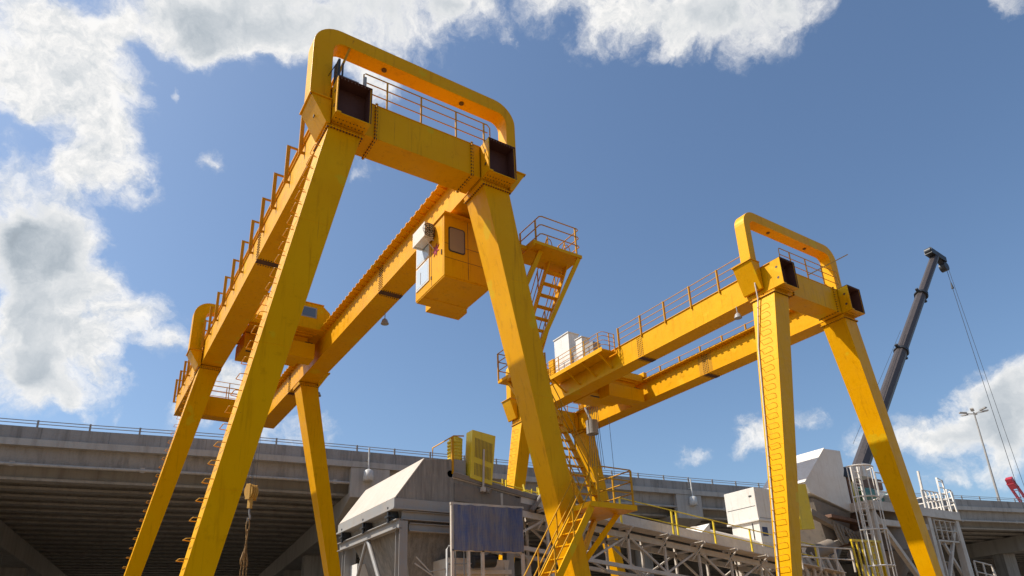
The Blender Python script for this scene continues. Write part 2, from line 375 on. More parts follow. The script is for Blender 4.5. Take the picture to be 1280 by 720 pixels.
def crane(idx, loc, label):
    global YE
    YE = 30.1 if idx == 1 else 22.0
    cr = thing('gantry_crane', label, 'gantry crane', loc, 'yellow double girder gantry cranes')
    girder(cr, 0, 1, idx); girder(cr, S, -1, idx)
    for yf in (YN, YF):
        leg(cr, yf, False, True, idx); leg(cr, yf, True, False, idx); arch(cr, yf, *((-.1, 0, 0) if idx == 1 else (.1, .62, .85)))
        sb = MB(); a0, _ = leg_x(.9, False); _, b1 = leg_x(.9, True)
        sb.box(a0 - .5, b1 + .5, yf - .1, yf + .75, .45, .92)
        for x in (a0 - .2, a0 + 1.2, b1 - 1.2, b1 + .2):
            sb.tube([(x, yf + .2, .25), (x, yf + .45, .25)], .25, 14)
        sb.build('end_carriage', YEL, cr, .01)
    tie(cr, 0., 1.02); tie(cr, YE - 1.0, YE - .05, idx == 1)
    # handrails along both outer girder edges
    for x, skip in ((-.03, True), (S + W + .03, False)):
        segs = [(1.1, YF - .25), (YF + 1.0, YE)]
        if idx == 2 and skip: segs = [(1.1, 10.4), (16.2, YF - .25)]
        for ya, yb in segs:
            rl = MB()
            n = max(2, round((yb - ya) / 1.72)); ps = [(x, ya + (yb - ya) * k / n, ZT) for k in range(n + 1)]
            if idx == 1 and skip:
                for p in ps:
                    rl.bar((-.13, p[1], ZT - .45), (-.13, p[1], ZT + 1.16), .06, .13, up=(1, 0, 0)); rl.bar((-.12, p[1], ZT + 1.12), (.26, p[1], ZT + 1.12), .07, .06)
                    rl.bar((-.13, p[1], ZT - .4), (0, p[1], ZT - .4), .07, .07)
                rl.bar((.24, ps[0][1] - .5, ZT + 1.12), (.24, ps[-1][1] + .2, ZT + 1.12), .1, .07); rl.bar((.2, ps[0][1], ZT + .6), (.2, ps[-1][1], ZT + .6), .04, .05)
                rl.build('handrail', YELP, cr); continue
            railing(rl, [ps[0], ps[-1]], [])
            for p in ps:
                rl.bar((p[0], p[1], ZT - .16), (p[0], p[1], ZT + 1.12), .06, .12, up=(1, 0, 0))
            rl.build('handrail', YELP, cr)
    fl = MB()
    for (x, y, z) in ((S + W - .06, 10.5, ZB), (S + W + .2, YF + .3, ZB)) if idx == 1 else ((-.1, 2.1, ZB),):
        fl.bar((x, y, z), (x, y, z - .35), .03); fl.tube([(x, y, z - .35), (x, y, z - .42), (x, y, z - .62)], [.05, .12, .19], 12)
    fl.build('floodlight', GALV, cr)
    st = MB()
    if idx == 1: st.bar((.53, .02, 20.2), (.1, .12, 18.5), .09, .06)
    else: st.bar((2.75, -.1, 18.1), (6.75, -.1, 20.45), .07, .05)
    st.build('strut', YELP, cr)
    return cr

crane1 = crane(1, (X1, Y1, 0), 'nearest and largest yellow gantry crane, with operator cabin and zigzag stair on its right leg')
X2 = 25.275
crane2 = crane(2, (X2, Y1, 0), 'smaller looking yellow gantry crane on the right with white cabinets on its girder walkway')

# box on top of the near girder end
mb = MB(); mb.box(.1, .75, -.1, .5, ZT + .03, ZT + .5); mb.box(.85, .93, -.3, -.2, ZT + .03, ZT + .62)
mb.build('junction_box', GALV, crane1)
mb = MB(); mb.box(-.02, .05, -.4, .0, ZT + .03, ZT + .8); mb.box(.16, .2, -.25, -.18, ZT + .03, ZT + .85); mb.tube([(-.02, -.2, ZT + .75), (-.3, .1, ZT + .1), (-.45, .3, 16.9)], .02)
mb.build('cable_bracket', DARK, crane1)

# ---- operator cabin (crane 1, local coordinates)
cx0, cx1, cy0, cy1, cz0, cz1 = 4.86, 6.75, 2.1, 4.4, 13.98, 16.45
mb = MB(); mb.box(cx0, cx1, cy0, cy1, cz0, cz1); mb.box(cx0 - .05, cx1 + .05, cy0 - .12, cy1 + .05, cz1, cz1 + .07)
mb.box(cx0 + .02, cx1 - .02, cy0 + .02, cy1 - .02, cz0 - .05, cz0)
mb.box(cx0 + .2, cx0 + .3, cy0 + .2, cy1 - .2, cz1 + .07, ZB); mb.box(cx1 - .3, cx1 - .2, cy0 + .2, cy1 - .2, cz1 + .07, ZB)
mb.box(cx0 + .75, cx1 + .3, cy1 + .01, cy1 + .7, cz0 + .1, cz0 + .75)
for y in (cy0 + 1.7,): mb.box(cx0 + .02, cx1, y, y + .03, cz0 - .065, cz0 - .05)
cab = mb.build('operator_cabin', YEL, crane1, .02)
def rrect(x0, x1, z0, z1, r, n=4):
    out = []
    for cx, cz, a in ((x1 - r, z1 - r, 0), (x0 + r, z1 - r, 90), (x0 + r, z0 + r, 180), (x1 - r, z0 + r, 270)):
        for k in range(n + 1):
            t = math.radians(a + 90 * k / n); out.append((cx + r * math.cos(t), cz + r * math.sin(t)))
    return out
fr = MB(); fr.prism(rrect(cx0 + .17, cx0 + .83, cz0 + 1.0, cz0 + 2.02, .1), 1, cy0 - .02, cy0 - .001); wn = fr.build('window', DARK, cab)
gl = MB(); gl.prism(rrect(cx0 + .21, cx0 + .79, cz0 + 1.04, cz0 + 1.98, .08), 1, cy0 - .026, cy0 - .021); gl.build('pane', DGLASS, wn)
fr = MB(); gl = MB()
for (ya, yb, za, zb) in ((cy0 + 1.15, cy1 - .08, cz0 + .35, cz0 + 1.28), (cy0 + 1.15, cy1 - .08, cz0 + 1.36, cz0 + 2.2)):
    fr.box(cx0 - .03, cx0 - .001, ya, yb, za, zb); gl.box(cx0 - .036, cx0 - .031, ya + .06, yb - .06, za + .06, zb - .06)
wn = fr.build('window', WHITE, cab); gl.build('pane', CGLASS, wn)
gl = MB(); gl.box(cx0 + .1, cx1 - .2, cy1 + .001, cy1 + .03, cz0 + 1.0, cz1 - .3); gl.build('window', CGLASS, cab)
tr = MB()
for y in (cy0 - .004, ): tr.box(cx0 + .95, cx0 + .965, y, y + .006, cz0 + .06, cz1 - .06)
for z in (cz0 + .72, cz0 + .74 + .55): tr.box(cx0 + .02, cx1 - .02, cy0 - .006, cy0 - .001, z, z + .012)
tr.box(cx0 - .006, cx0 - .001, cy0 + .98, cy0 + 1.0, cz0 + .05, cz1 - .05); tr.box(cx0 - .006, cx0 - .001, cy0 + .08, cy0 + .09, cz0 + .05, cz1 - .05)
tr.box(cx0 - .03, cx0 - .001, cy0 + .16, cy0 + .2, cz0 + .9, cz0 + 1.1); tr.box(cx0 - .04, cx0 - .037, cy1 - .5, cy1 - .47, cz0 + .5, cz0 + 1.0)
for z in (cz0 + .3, cz1 - .35): tr.box(cx0 - .02, cx0 - .001, cy0 + .96, cy0 + 1.02, z, z + .12)
tr.build('door_trim', BOLT, cab)
ac = MB(); ac.box(cx0 - .42, cx0 - .06, cy0 + .72, cy0 + 1.72, cz0 + 1.86, cz0 + 2.46)
ac.bar((cx0, cy0 + .8, cz0 + 1.83), (cx0 - .45, cy0 + .8, cz0 + 1.83), .04); ac.bar((cx0, cy0 + 1.6, cz0 + 1.83), (cx0 - .45, cy0 + 1.6, cz0 + 1.83), .04); ac.bar((cx0 - .4, cy0 + .8, cz0 + 1.83), (cx0, cy0 + .8, cz0 + 1.45), .03)
aco = ac.build('air_conditioner', WHITE, cab, .02)
fan = MB(); yc, zc = cy0 + .7, cz0 + 2.14; xc = cx0 - .22
for rr in (.12, .2, .27): fan.tube([(xc + rr * math.cos(t * math.pi / 10), yc, zc + rr * math.sin(t * math.pi / 10)) for t in range(21)], .012, 5)
for k in range(4): t = k * math.pi / 4; fan.bar((xc + .27 * math.cos(t), yc, zc + .27 * math.sin(t)), (xc - .27 * math.cos(t), yc, zc - .27 * math.sin(t)), .014)
fan.build('fan_grille', DARK, aco)
bd = MB(); yc, zc = cy0 + .62, cz0 + 1.32; pts = []
for k in range(14): t = 2 * math.pi * k / 14; q = .27 if k % 2 == 0 else .12; pts.append((yc + q * math.cos(t), zc + q * math.sin(t)))
bd.prism(pts, 0, cx0 - .02, cx0 - .002); bd.build('red_sticker', REDP, cab)

# ---- zigzag stair on the right leg of crane 1 (local: world minus X1, Y1)
def lw(x, y, z): return (x - X1, y - Y1, z)
def flight(mb, rl, a, b, wdir, width, rail=True, both=True):
    """a top, b bottom of one stringer; wdir across"""
    a, b, w_ = V(a), V(b), V(wdir) * width
    for p, q in ((a, b), (a + w_, b + w_)): mb.bar(p, q, .05, .2)
    n = int((a.z - b.z) / .35)
    for k in range(1, n):
        t = a.lerp(b, k / n); d = (b - a); d.z = 0; d.normalize()
        mb.bar(t + w_ * .02, t + w_ * .98, .2, .03)
    if rail:
        for off in ((V((0, 0, 0)), w_) if both else (w_,)):
            for h in (.5, 1.0): rl.tube([a + off + V((0, 0, h)), b + off + V((0, 0, h))], .02, 6)
            for k in range(int((a - b).length / 1.3) + 1):
                p = a.lerp(b, min(1, k * 1.3 / (a - b).length)) + off; rl.bar(p, p + V((0, 0, 1.)), .035)
sm, rl = MB(), MB()
# top platform
zp = 15.0
sm.box(*[q for q in (12.0 - X1, 14.12 - X1)], 16.42 - Y1, 17.75 - Y1, zp - .12, zp)
sm.prism([(16.42 - Y1, zp - .12), (17.75 - Y1, zp - .12), (17.75 - Y1, zp - .2), (16.42 - Y1, zp - .22)], 0, 12.0 - X1, 12.06 - X1)
P = [lw(12.35, 17.72, zp), lw(12.35, 16.5, zp), lw(12.42, 16.45, zp), lw(14.0, 16.45, zp), lw(14.08, 16.5, zp), lw(14.08, 17.7, zp)]
railing(rl, P, [P[0], lw(12.35, 16.75, zp), lw(13.9, 16.45, zp), P[5]])
for x in (12.8, 13.6): rl.tube([lw(x + .14 * math.cos(t * math.pi / 8) , 16.6, zp + .38 * math.sin(t * math.pi / 8)) for t in range(9)], .015, 5)
sm.bar(lw(14.0, 16.5, zp - .15), lw(12.05, 16.6, 10.9), .1, .14)
sm.bar(lw(12.5, 16.75, zp - .15), lw(11.75, 16.75, 13.2), .12, .16); sm.bar(lw(11.3, 16.9, zp - .1), lw(12.4, 16.9, zp - .1), .12, .14)
flight(sm, rl, lw(13.2, 17.2, zp - .05), lw(13.2, 19.6, 11.45), (1, 0, 0), .78)
sm.box(13.0 - X1, 14.6 - X1, 19.6 - Y1, 20.6 - Y1, 11.3, 11.42)
P = [lw(13.0, 19.65, 11.42), lw(13.0, 20.55, 11.42), lw(14.55, 20.55, 11.42), lw(14.55, 19.6, 11.42)]; railing(rl, P, P)
sm.bar(lw(13.1, 20.0, 11.3), lw(12.2, 17.2, 11.2), .12, .16); sm.bar(lw(13.3, 20.3, 11.3), lw(12.8, 17.3, 8.), .1, .12)
flight(sm, rl, lw(13.55, 19.75, 11.4), lw(13.55, 16.75, 6.0), (1, 0, 0), .78)
# lower platform
zp = 5.75
sm.box(12.75 - X1, 14.55 - X1, 15.35 - Y1, 16.3 - Y1, zp - .16, zp); sm.box(13.25 - X1, 14.55 - X1, 16.3 - Y1, 17.3 - Y1, zp - .16, zp)
sm.bar(lw(14.3, 16.0, zp - .18), lw(13.3, 16.5, 4.2), .12, .16); sm.bar(lw(14.3, 17.1, zp - .18), lw(13.4, 16.9, 4.2), .12, .16)
P = [lw(13.2, 17.25, zp), lw(13.35, 17.25, zp)]
P = [lw(14.4, 17.25, zp), lw(14.5, 17.2, zp), lw(14.5, 15.45, zp), lw(14.45, 15.4, zp), lw(13.1, 15.4, zp)]; railing(rl, P, [P[1], P[2], P[4], lw(14.5, 16.3, zp)])
flight(sm, rl, lw(12.82, 15.42, 5.6), lw(9.15, 15.42, .05), (0, 1, 0), .78)
stair = sm.build('access_stair', YEL, crane1, 0)
rl.build('stair_handrail', YELP, stair)

# ---- walkway platform with cabinets on crane 2 (local)
mb = MB(); pa, pb = 10.7, 16.3
mb.box(-1.1, -.06, pa, pb, 17.70, 17.78); mb.box(-1.12, -1.1, pa, pb, 17.62, 17.88)
for y in (11.2, 12.7, 14.2, 15.7): mb.bar((-1.0, y, 17.68), (-.02, y, 16.95), .07, .1)
pf = mb.build('walkway_platform', YEL, crane2, .006)
rl = MB(); P = [(-.1, pa + .02, 17.78), (-.85, pa + .02, 17.78), (-1.0, pa + .1, 17.78), (-1.05, pa + .3, 17.78), (-1.05, pb, 17.78), (-.1, pb, 17.78)]
railing(rl, P, [(-1.05, pa + .35 + k * 1.28, 17.78) for k in range(5)] + [(-.5, pa + .02, 17.78), P[0], P[-1]], hs=(.3, .58, .86, 1.1), r=.018)
rl.build('platform_handrail', YELP, pf)
mb = MB(); mb.box(-.75, .05, 14.1, 15.6, 17.79, 20.3); mb.box(-.8, .1, 14.05, 15.65, 20.3, 20.36); mb.box(-.755, -.75, 14.83, 14.86, 17.85, 20.2)
mb.build('electrical_cabinet', WHITE, pf, .01)
mb = MB(); mb.box(-.7, -.1, 12.9, 13.5, 17.79, 19.5); mb.box(-.75, -.05, 12.85, 13.55, 19.5, 19.56)
mb.build('electrical_cabinet', WHITE, pf, .01)
mb = MB(); mb.box(-.8, -.2, 11.8, 12.6, 17.95, 18.75); mb.box(-.55, -.1, 13.6, 14.0, 17.79, 18.9)
mb.build('electrical_cabinet', GALV, pf, .01)
mb = MB(); mb.box(-.85, -.1, 15.7, 16.2, 17.79, 19.1); mb.build('electrical_cabinet', YEL, pf, .01)
mb = MB(); mb.tube([(-.4, 15.9, 19.1), (-.4, 15.9, 20.5)], .02); mb.tube([(-.4, 15.9, 20.5), (-.55, 15.9, 20.6)], .02); mb.build('antenna', GALV, pf)
mb = MB()   # conduit down leg of crane 2
pts = [(-.06, .75, 17.9), (-.3, .75, 17.2), (-.2, .8, 16.5)]
for z in (14, 10, 6, 2): a, b_ = leg_x(z, False); pts.append((a - .04, leg_d(z) - .14, z))
mb.tube(pts, .035, 6); mb.build('conduit', DIRTYW, crane2)
mb = MB(); mb.tube([(4.15, 18.3, 15.5), (4.15, 18.3, 16.45)], .42, 12); mb.bar((4.15, 18.3, 16.4), (4.15, 18.9, 17.6), .12); mb.build('cable_basket', GALV, crane2)
mb = MB()
for k in range(7):
    x = 3.7 + k * .16; mb.tube([(x, 18.2, 17.6), (x + .06, 18.2, 15.2), (x - .1 + .05 * k, 18.2, 13.1)], .018, 5)
mb.tube([(5.1, 17.6, 16.6), (5.15, 17.6, 12.2)], .015, 5)
mb.build('hanging_cable', CABLE, crane2)
mb = MB()   # light patch plate welded on girder side
mb.box(S - .006, S - .001, 8.3, 9.3, ZB + .05, ZT - .1)
mb.build('repair_plate', YELP, crane2)

# ------------------------------------------------------------------ hoist trolleys
def trolley(loc, label, housing):
    t = thing('hoist_trolley', label, 'hoist trolley', loc, 'hoist trolleys riding on the crane girders')
    xl, xr = W + .185, S - .185
    mb = MB()
    for x in (xl, xr): mb.box(x - .14, x + .14, 0, 3.4, ZT + .16, ZT + .5)
    for y in (.15, 1.6, 3.1): mb.box(xl + .14, xr - .14, y, y + .25, ZT - .15, ZT + .32)
    mb.box(xl + .3, xr - .3, .3, 3.1, ZT - .25, ZT - .151)
    mb.box(xl + 1.1, xr - .5, .5, 2.9, 17.0, ZT - .25)
    mb.box(xl + .7, xr - .2, .12, 1.1, 16.45, 17.3)
    mb.box(xl + .3, xr - 1.6, 1.2, 3.3, 16.9, 17.7)
    mb.build('frame', YEL, t, .02)
    dr = MB(); dr.tube([(xl + .5, 1.7, 17.3), (xr - .7, 1.7, 17.3)], .42, 16); dr.tube([(xr - .65, .6, 17.3), (xr - .25, .6, 17.3)], .25, 12); dr.build('drum', DARK, t)
    wh = MB()
    for x in (xl, xr):
        for y in (.5, 2.9): wh.tube([(x - .06, y, ZT + .27), (x + .06, y, ZT + .27)], .16, 14)
    wh.build('wheel', DARK, t)
    if housing:
        hb = MB(); x0, x1 = xl + .9, xr + .35; z0, z1 = ZT + .51, ZT + 1.35
        z0 = ZT - .1
        hb.prism([(x0, z0), (x1, z0), (x1, z1 - .35), (x1 - .4, z1), (x0, z1)], 1, -.35, 2.2)
        hb.prism([(x0 - .05, z1), (x1 - .35, z1), (x1 - .35, z1 + .05), (x0 - .05, z1 + .05)], 1, -.4, 2.25)
        h = hb.build('housing', YEL, t, .015)
        wf = MB(); wf.box(x1 - 1.55, x1 - .72, -.37, -.351, z1 - .82, z1 - .22); w_ = wf.build('window', GALV, h)
        gl = MB(); gl.box(x1 - 1.48, x1 - .79, -.38, -.371, z1 - .76, z1 - .28); gl.build('pane', GLASS, w_)
    return t
trolley((X1, Y1 + 16.6, 0), 'yellow hoist trolley with small window, high on the nearest crane behind its left leg', True)
trolley((X2, Y1 + 13.6, 0), 'yellow hoist trolley between the girders of the right crane, just below the white cabinets', False)

# hook block and chains of crane 1
HX, HY = 7.21, 33.8
hk = thing('hook_block', 'rusty yellow hook block with chain slings hanging on ropes from the nearest crane', 'hook', (HX, HY, 0)); hk.rotation_euler = (0, 0, .62)
mb = MB()
for dx, dy in ((-.22, -.1), (-.08, -.1), (.08, .1), (.22, .1), (.42, .05), (-.3, .1)): mb.tube([(dx * 1.5, dy, 16.8), (dx, dy, 9.6)], .012, 5)
mb.build('wire_rope', CABLE, hk)
mb = MB()
for x in (-.3, -.12, .06, .24): mb.tube([(x, 0, 9.35), (x + .12, 0, 9.35)], .36, 16)
mb.box(-.34, -.3, -.2, .2, 8.95, 9.7); mb.box(.36, .4, -.2, .2, 8.95, 9.7); mb.box(-.13, .13, -.13, .13, 8.55, 9.1)
mb.build('sheave_housing', WORN, hk, .01); hk.scale = (.66, .66, 1)
mb = MB()
mb.tube([(0, 0, 8.6), (0, 0, 8.35), (.12, 0, 8.2), (.13, 0, 8.05), (.02, 0, 7.95), (-.1, 0, 8.0), (-.13, 0, 8.1)], [.06, .06, .07, .07, .06, .05, .02], 8)
mb.build('hook', GALV, hk)
mb = MB()
def link(mb, c, ln, wd, r, ang):
    pts = []
    for k in range(13):
        t = 2 * math.pi * k / 12; u = wd * math.cos(t); zz = ln * math.sin(t); pts.append((c[0] + u * math.cos(ang), c[1] + u * math.sin(ang), c[2] + zz))
    mb.tube(pts, r, 5, False)
link(mb, (0, 0, 7.72), .32, .16, .045, 0); link(mb, (0, 0, 7.3), .22, .11, .04, 1.2)
for sx, sy in ((-.12, -.1), (-.12, .1), (.12, -.1), (.12, .1), (0, .02)):
    z = 7.15; k = 0
    while z > 1.2:
        f = min(1, (7.15 - z) / 1.5); link(mb, (sx * f * 1.3, sy * f * 1.3, z), .075, .04, .017, (k % 2) * math.pi / 2 + .4); z -= .115; k += 1
for sx, z in ((-.2, 6.25), (.17, 6.2), (-.05, 6.45)): mb.tube([(sx, 0, z + .25), (sx * 1.2, 0, z + .05), (sx * 1.7, 0, z - .1), (sx * 1.75, 0, z - .3), (sx * 1.2, 0, z - .35)], [.05, .07, .07, .05, .03], 6)
mb.build('chain_sling', CHAIN, hk)

# ------------------------------------------------------------------ viaduct
path = [(-60, 62.0), (-30, 57.6), (-3.6, 53.9), (9.8, 51.4), (24, 49.6), (38, 48.4), (50, 47.1), (62, 45.3), (76, 42.5), (90, 39.6), (110, 34.8), (140, 26.5), (190, 11.)]
def catmull(ps, n=4):
    out = []
    for i in range(len(ps) - 1):
        p0, p1, p2, p3 = ps[max(i - 1, 0)], ps[i], ps[i + 1], ps[min(i + 2, len(ps) - 1)]
        for k in range(n):
            t = k / n; out.append(tuple(.5 * ((2 * p1[j]) + (-p0[j] + p2[j]) * t + (2 * p0[j] - 5 * p1[j] + 4 * p2[j] - p3[j]) * t * t + (-p0[j] + 3 * p1[j] - 3 * p2[j] + p3[j]) * t ** 3) for j in (0, 1)))
    return out + [ps[-1]]
pth = catmull(path)
nrm = []
for i in range(len(pth)):
    a, b_ = pth[max(i - 1, 0)], pth[min(i + 1, len(pth) - 1)]; d = V((b_[0] - a[0], b_[1] - a[1])).normalized(); nrm.append((-d.y, d.x))
vd = thing('viaduct', 'long grey concrete motorway viaduct on beams passing behind the cranes', 'viaduct')
mb = MB(); mb.sweep(pth, [(0, 16.12), (.28, 16.12), (.2, 17.0), (.02, 17.0)], nrm); mb.build('parapet', CONC, vd)
mb = MB()
for q in range(0, len(pth) - 1):
    for k in range(1):
        t = .3; p = (pth[q][0] * (1 - t) + pth[q + 1][0] * t, pth[q][1] * (1 - t) + pth[q + 1][1] * t); d = V((nrm[q][1], -nrm[q][0], 0)); nn_ = V((*nrm[q], 0))
        mb.bar(V((*p, 16.14)) - nn_ * .0, V((*p, 16.98)) + nn_ * .018, .012, .014)
mb.build('parapet_joint', DARK, vd)
mb = MB(); mb.sweep(pth, [(-.18, 15.66), (.5, 15.66), (.5, 16.118), (-.18, 16.118)], nrm); mb.build('deck_edge', CONCL, vd)
mb = MB(); mb.sweep(pth, [(.45, 14.62), (.95, 14.62), (.95, 15.658), (.3, 15.658)], nrm); mb.build('edge_beam', CONC, vd)
WD = 84
mb = MB(); mb.sweep(pth, [(.96, 15.3), (WD, 15.3), (WD, 16.1), (.51, 16.1), (.51, 15.66), (.96, 15.66)], nrm); mb.build('deck', SOFF, vd)
mb = MB()
for i in range(len(pth) - 1):
    pass
mb.sweep(pth, [(.18 + .11 * math.cos(t * math.pi / 4), 14.45 + .11 * math.sin(t * math.pi / 4)) for t in range(8)], nrm)
for i in range(0, len(pth), 2):
    p, q = V((*pth[i], 14.3)), V((*nrm[i], 0)); mb.bar(p + q * .18, p + q * .18 + V((0, 0, .35)), .3, .08)
mb.build('drain_pipe', CONCL, vd)
for k in range(29):
    o_ = 1.7 + k * 2.8; mb = MB()
    mb.sweep(pth, [(o_, 13.75), (o_ + .95, 13.75), (o_ + .95, 13.93), (o_ + .6, 14.0), (o_ + .6, 15.298), (o_ + .35, 15.298), (o_ + .35, 14.0), (o_, 13.93)], nrm)
    mb.build('beam', SOFF, vd)
rl = MB()
for z in (17.22, 17.42): rl.sweep(pth, [(.08, z), (.13, z), (.13, z + .045), (.08, z + .045)], nrm)
L_ = 0; last = 0
for i in range(len(pth) - 1):
    a, b_ = V((*pth[i], 0)), V((*pth[i + 1], 0)); ln = (b_ - a).length; d = (b_ - a) / ln; t = last
    while t < ln:
        p = a + d * t + V((*nrm[i], 0)) * .1; rl.bar(p + V((0, 0, 16.98)), p + V((0, 0, 17.5)), .12, .1); t += 3.05
    last = t - ln
rl.build('handrail', GALV, vd)
# piers: cap with tapered cantilever end, columns below
def pier(px_):
    i = max(k for k in range(len(pth) - 1) if pth[k][0] <= px_); t = (px_ - pth[i][0]) / (pth[i + 1][0] - pth[i][0]); p = V((*pth[i], 0)).lerp(V((*pth[i + 1], 0)), t); nn_ = V((*nrm[i], 0)); d = V((nn_.y, -nn_.x, 0))
    prof = [(-.12, 13.3), (-.12, 15.655), (.44, 15.655), (.44, 13.749), (WD - 2, 13.749), (WD - 2, 11.8), (5.5, 11.8)]
    mb = MB(); hw = 1.55; vs = [tuple(p + nn_ * s_ + d * e + V((0, 0, z))) for e in (-hw, hw) for s_, z in prof]; n_ = len(prof)
    mb.add(vs, [tuple(range(n_)), tuple(range(n_, 2 * n_))[::-1]] + [(k, (k + 1) % n_, n_ + (k + 1) % n_, n_ + k) for k in range(n_)])
    mb.build('pier_cap', CONCL, vd, .04)
    for s_ in (9, 22, 35, 48):
        c_ = p + nn_ * s_; mb = MB(); q = [c_ + d * ex * 1.1 + nn_ * ey * .8 for ex, ey in ((-1, -1), (1, -1), (1, 1), (-1, 1))]
        mb.hexa([tuple(v) for v in q] + [tuple(v + V((0, 0, 11.798))) for v in q]); mb.build('column', CONC, vd, .05)
for px_ in (-33, -8.6, 19.5, 51.4, 76, 107): pier(px_)
# second parapet-side details: lamps hanging on the parapet
def bell(x, y, label):
    t = thing('parapet_lamp', label, 'lamp', (x, y, 0), 'white lamps mounted on the viaduct edge')
    mb = MB(); mb.tube([(0, -.25, 14.55), (0, -.25, 14.6), (0, -.25, 15.35), (0, -.25, 15.5)], [.36, .42, .36, .12], 16); mb.build('shade', LAMPW, t)
    mb = MB(); mb.tube([(0, -.25, 15.5), (0, -.25, 17.2)], .07, 8); mb.bar((0, -.25, 16.3), (0, .3, 16.3), .06); mb.build('pole', LAMPW, t)
bell(19.2, 49.95, 'white bell shaped lamp on the viaduct edge above the dusty grey aggregate bin')
bell(51.6, 46.75, 'white bell shaped lamp on the viaduct edge left of the boxy white dust collector')

# ------------------------------------------------------------------ aggregate bin and frame
bn = thing('aggregate_bin', 'dusty grey aggregate bin with sunlit sloping lid on a braced steel frame', 'hopper', (8.6, 20, 0))
B = lambda x: x - 8.6
mb = MB(); mb.prism([(B(8.66), 6.42), (B(9.66), 7.80), (B(10.7), 7.92), (B(10.76), 7.42), (B(13.2), 6.98), (B(13.2), 6.42)], 1, 0, 5.1)
hood = mb.build('hood', STREAK, bn, .01)
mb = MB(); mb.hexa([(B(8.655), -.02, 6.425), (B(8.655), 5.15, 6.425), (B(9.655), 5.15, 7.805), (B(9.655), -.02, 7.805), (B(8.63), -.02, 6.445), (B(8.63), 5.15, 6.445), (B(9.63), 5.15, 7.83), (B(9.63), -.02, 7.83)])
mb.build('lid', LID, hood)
mb = MB(); mb.box(B(8.6), B(13.25), -.03, 5.15, 6.12, 6.418); mb.box(B(8.56), B(13.3), -.08, 5.2, 6.06, 6.12); mb.build('bin_rim', GALV, bn, .008)
mb = MB(); mb.hexa([(B(10.2), 1.6, 2.6), (B(11.6), 1.6, 2.6), (B(11.6), 3.5, 2.6), (B(10.2), 3.5, 2.6), (B(8.9), .25, 6.06), (B(13.0), .25, 6.06), (B(13.0), 4.9, 6.06), (B(8.9), 4.9, 6.06)])
mb.build('bin_cone', STREAK, bn)
def ibeam(mb, a, b_, w_, h, up=(0, 0, 1)):
    a, b_ = V(a), V(b_); u = V(up); d = (b_ - a).normalized(); r_ = d.cross(u).normalized() if abs(d.dot(u)) < .98 else V((1, 0, 0)); u = r_.cross(d)
    mb.bar(a + u * (h / 2 - .012), b_ + u * (h / 2 - .012), w_, .024, up=u); mb.bar(a - u * (h / 2 - .012), b_ - u * (h / 2 - .012), w_, .024, up=u); mb.bar(a, b_, .02, h - .05, up=u)
fb = MB()
for y in (.15, 5.0):
    for x in (8.95, 12.9): ibeam(fb, (B(x), y, 0), (B(x), y, 5.72), .28, .3, up=(0, 1, 0))
ibeam(fb, (B(8.8), 0.0, 5.62), (B(8.8), 5.4, 5.62), .22, .3); ibeam(fb, (B(13.1), 0.0, 5.62), (B(13.1), 5.4, 5.62), .22, .3)
ibeam(fb, (B(8.92), .1, 5.9), (B(13.0), .1, 5.9), .22, .28); ibeam(fb, (B(9.2), .16, 5.55), (B(12.75), .16, 5.55), .2, .26)
fb.build('support_frame', GALV, bn)
br = MB()
br.tube([(B(8.8), 2.6, 5.5), (B(8.85), .3, 2.4)], .08, 8); br.tube([(B(8.8), 2.7, 5.5), (B(8.85), 4.9, 2.4)], .06, 8)
br.bar((B(12.7), .15, 5.4), (B(9.1), .15, 2.6), .14, .14); br.bar((B(12.9), 4.9, 5.3), (B(9.1), 4.9, 2.4), .12, .12)
br.build('brace', GALV, bn)
cl = MB()
for y in (.35, 2.5, 4.6):
    cl.box(B(8.66), B(8.9), y, y + .22, 5.78, 6.1); cl.tube([(B(8.62), y + .11, 5.7), (B(8.62), y + .11, 6.2)], .05, 8); cl.box(B(8.55), B(8.75), y - .05, y + .27, 5.86, 5.92)
cl.build('clamp', DARK, bn)
pl = MB(); pl.box(B(9.05), B(9.8), 4.2, 4.9, 2.5, 4.9); pl.build('control_panel', WHITE, bn)
mb = MB()
mb.tube([(B(9.35), -.1, 4.6), (B(9.8), -.15, 4.15), (B(10.6), -.2, 4.3), (B(11.8), -.2, 4.1)], .025, 6); mb.tube([(B(9.3), -.1, 4.4), (B(10.2), -.18, 3.85), (B(11.4), -.2, 3.95)], .025, 6)
mb.build('hose', CONCL, bn)
hw_ = MB(); hw_.tube([(B(10.0), -.9, 0), (B(10.0), -.9, 4.75), (B(10.06), -.9, 4.85), (B(10.85), -.9, 4.9)], .035, 6)
for x in (10.3, 10.6): hw_.tube([(B(x), -.9, 0), (B(x), -.9, 4.85)], .02, 6)
hw_.tube([(B(10.0), -.9, 4.3), (B(10.85), -.9, 4.35)], .025, 6); hw_.build('guard_rail', GALV, bn)

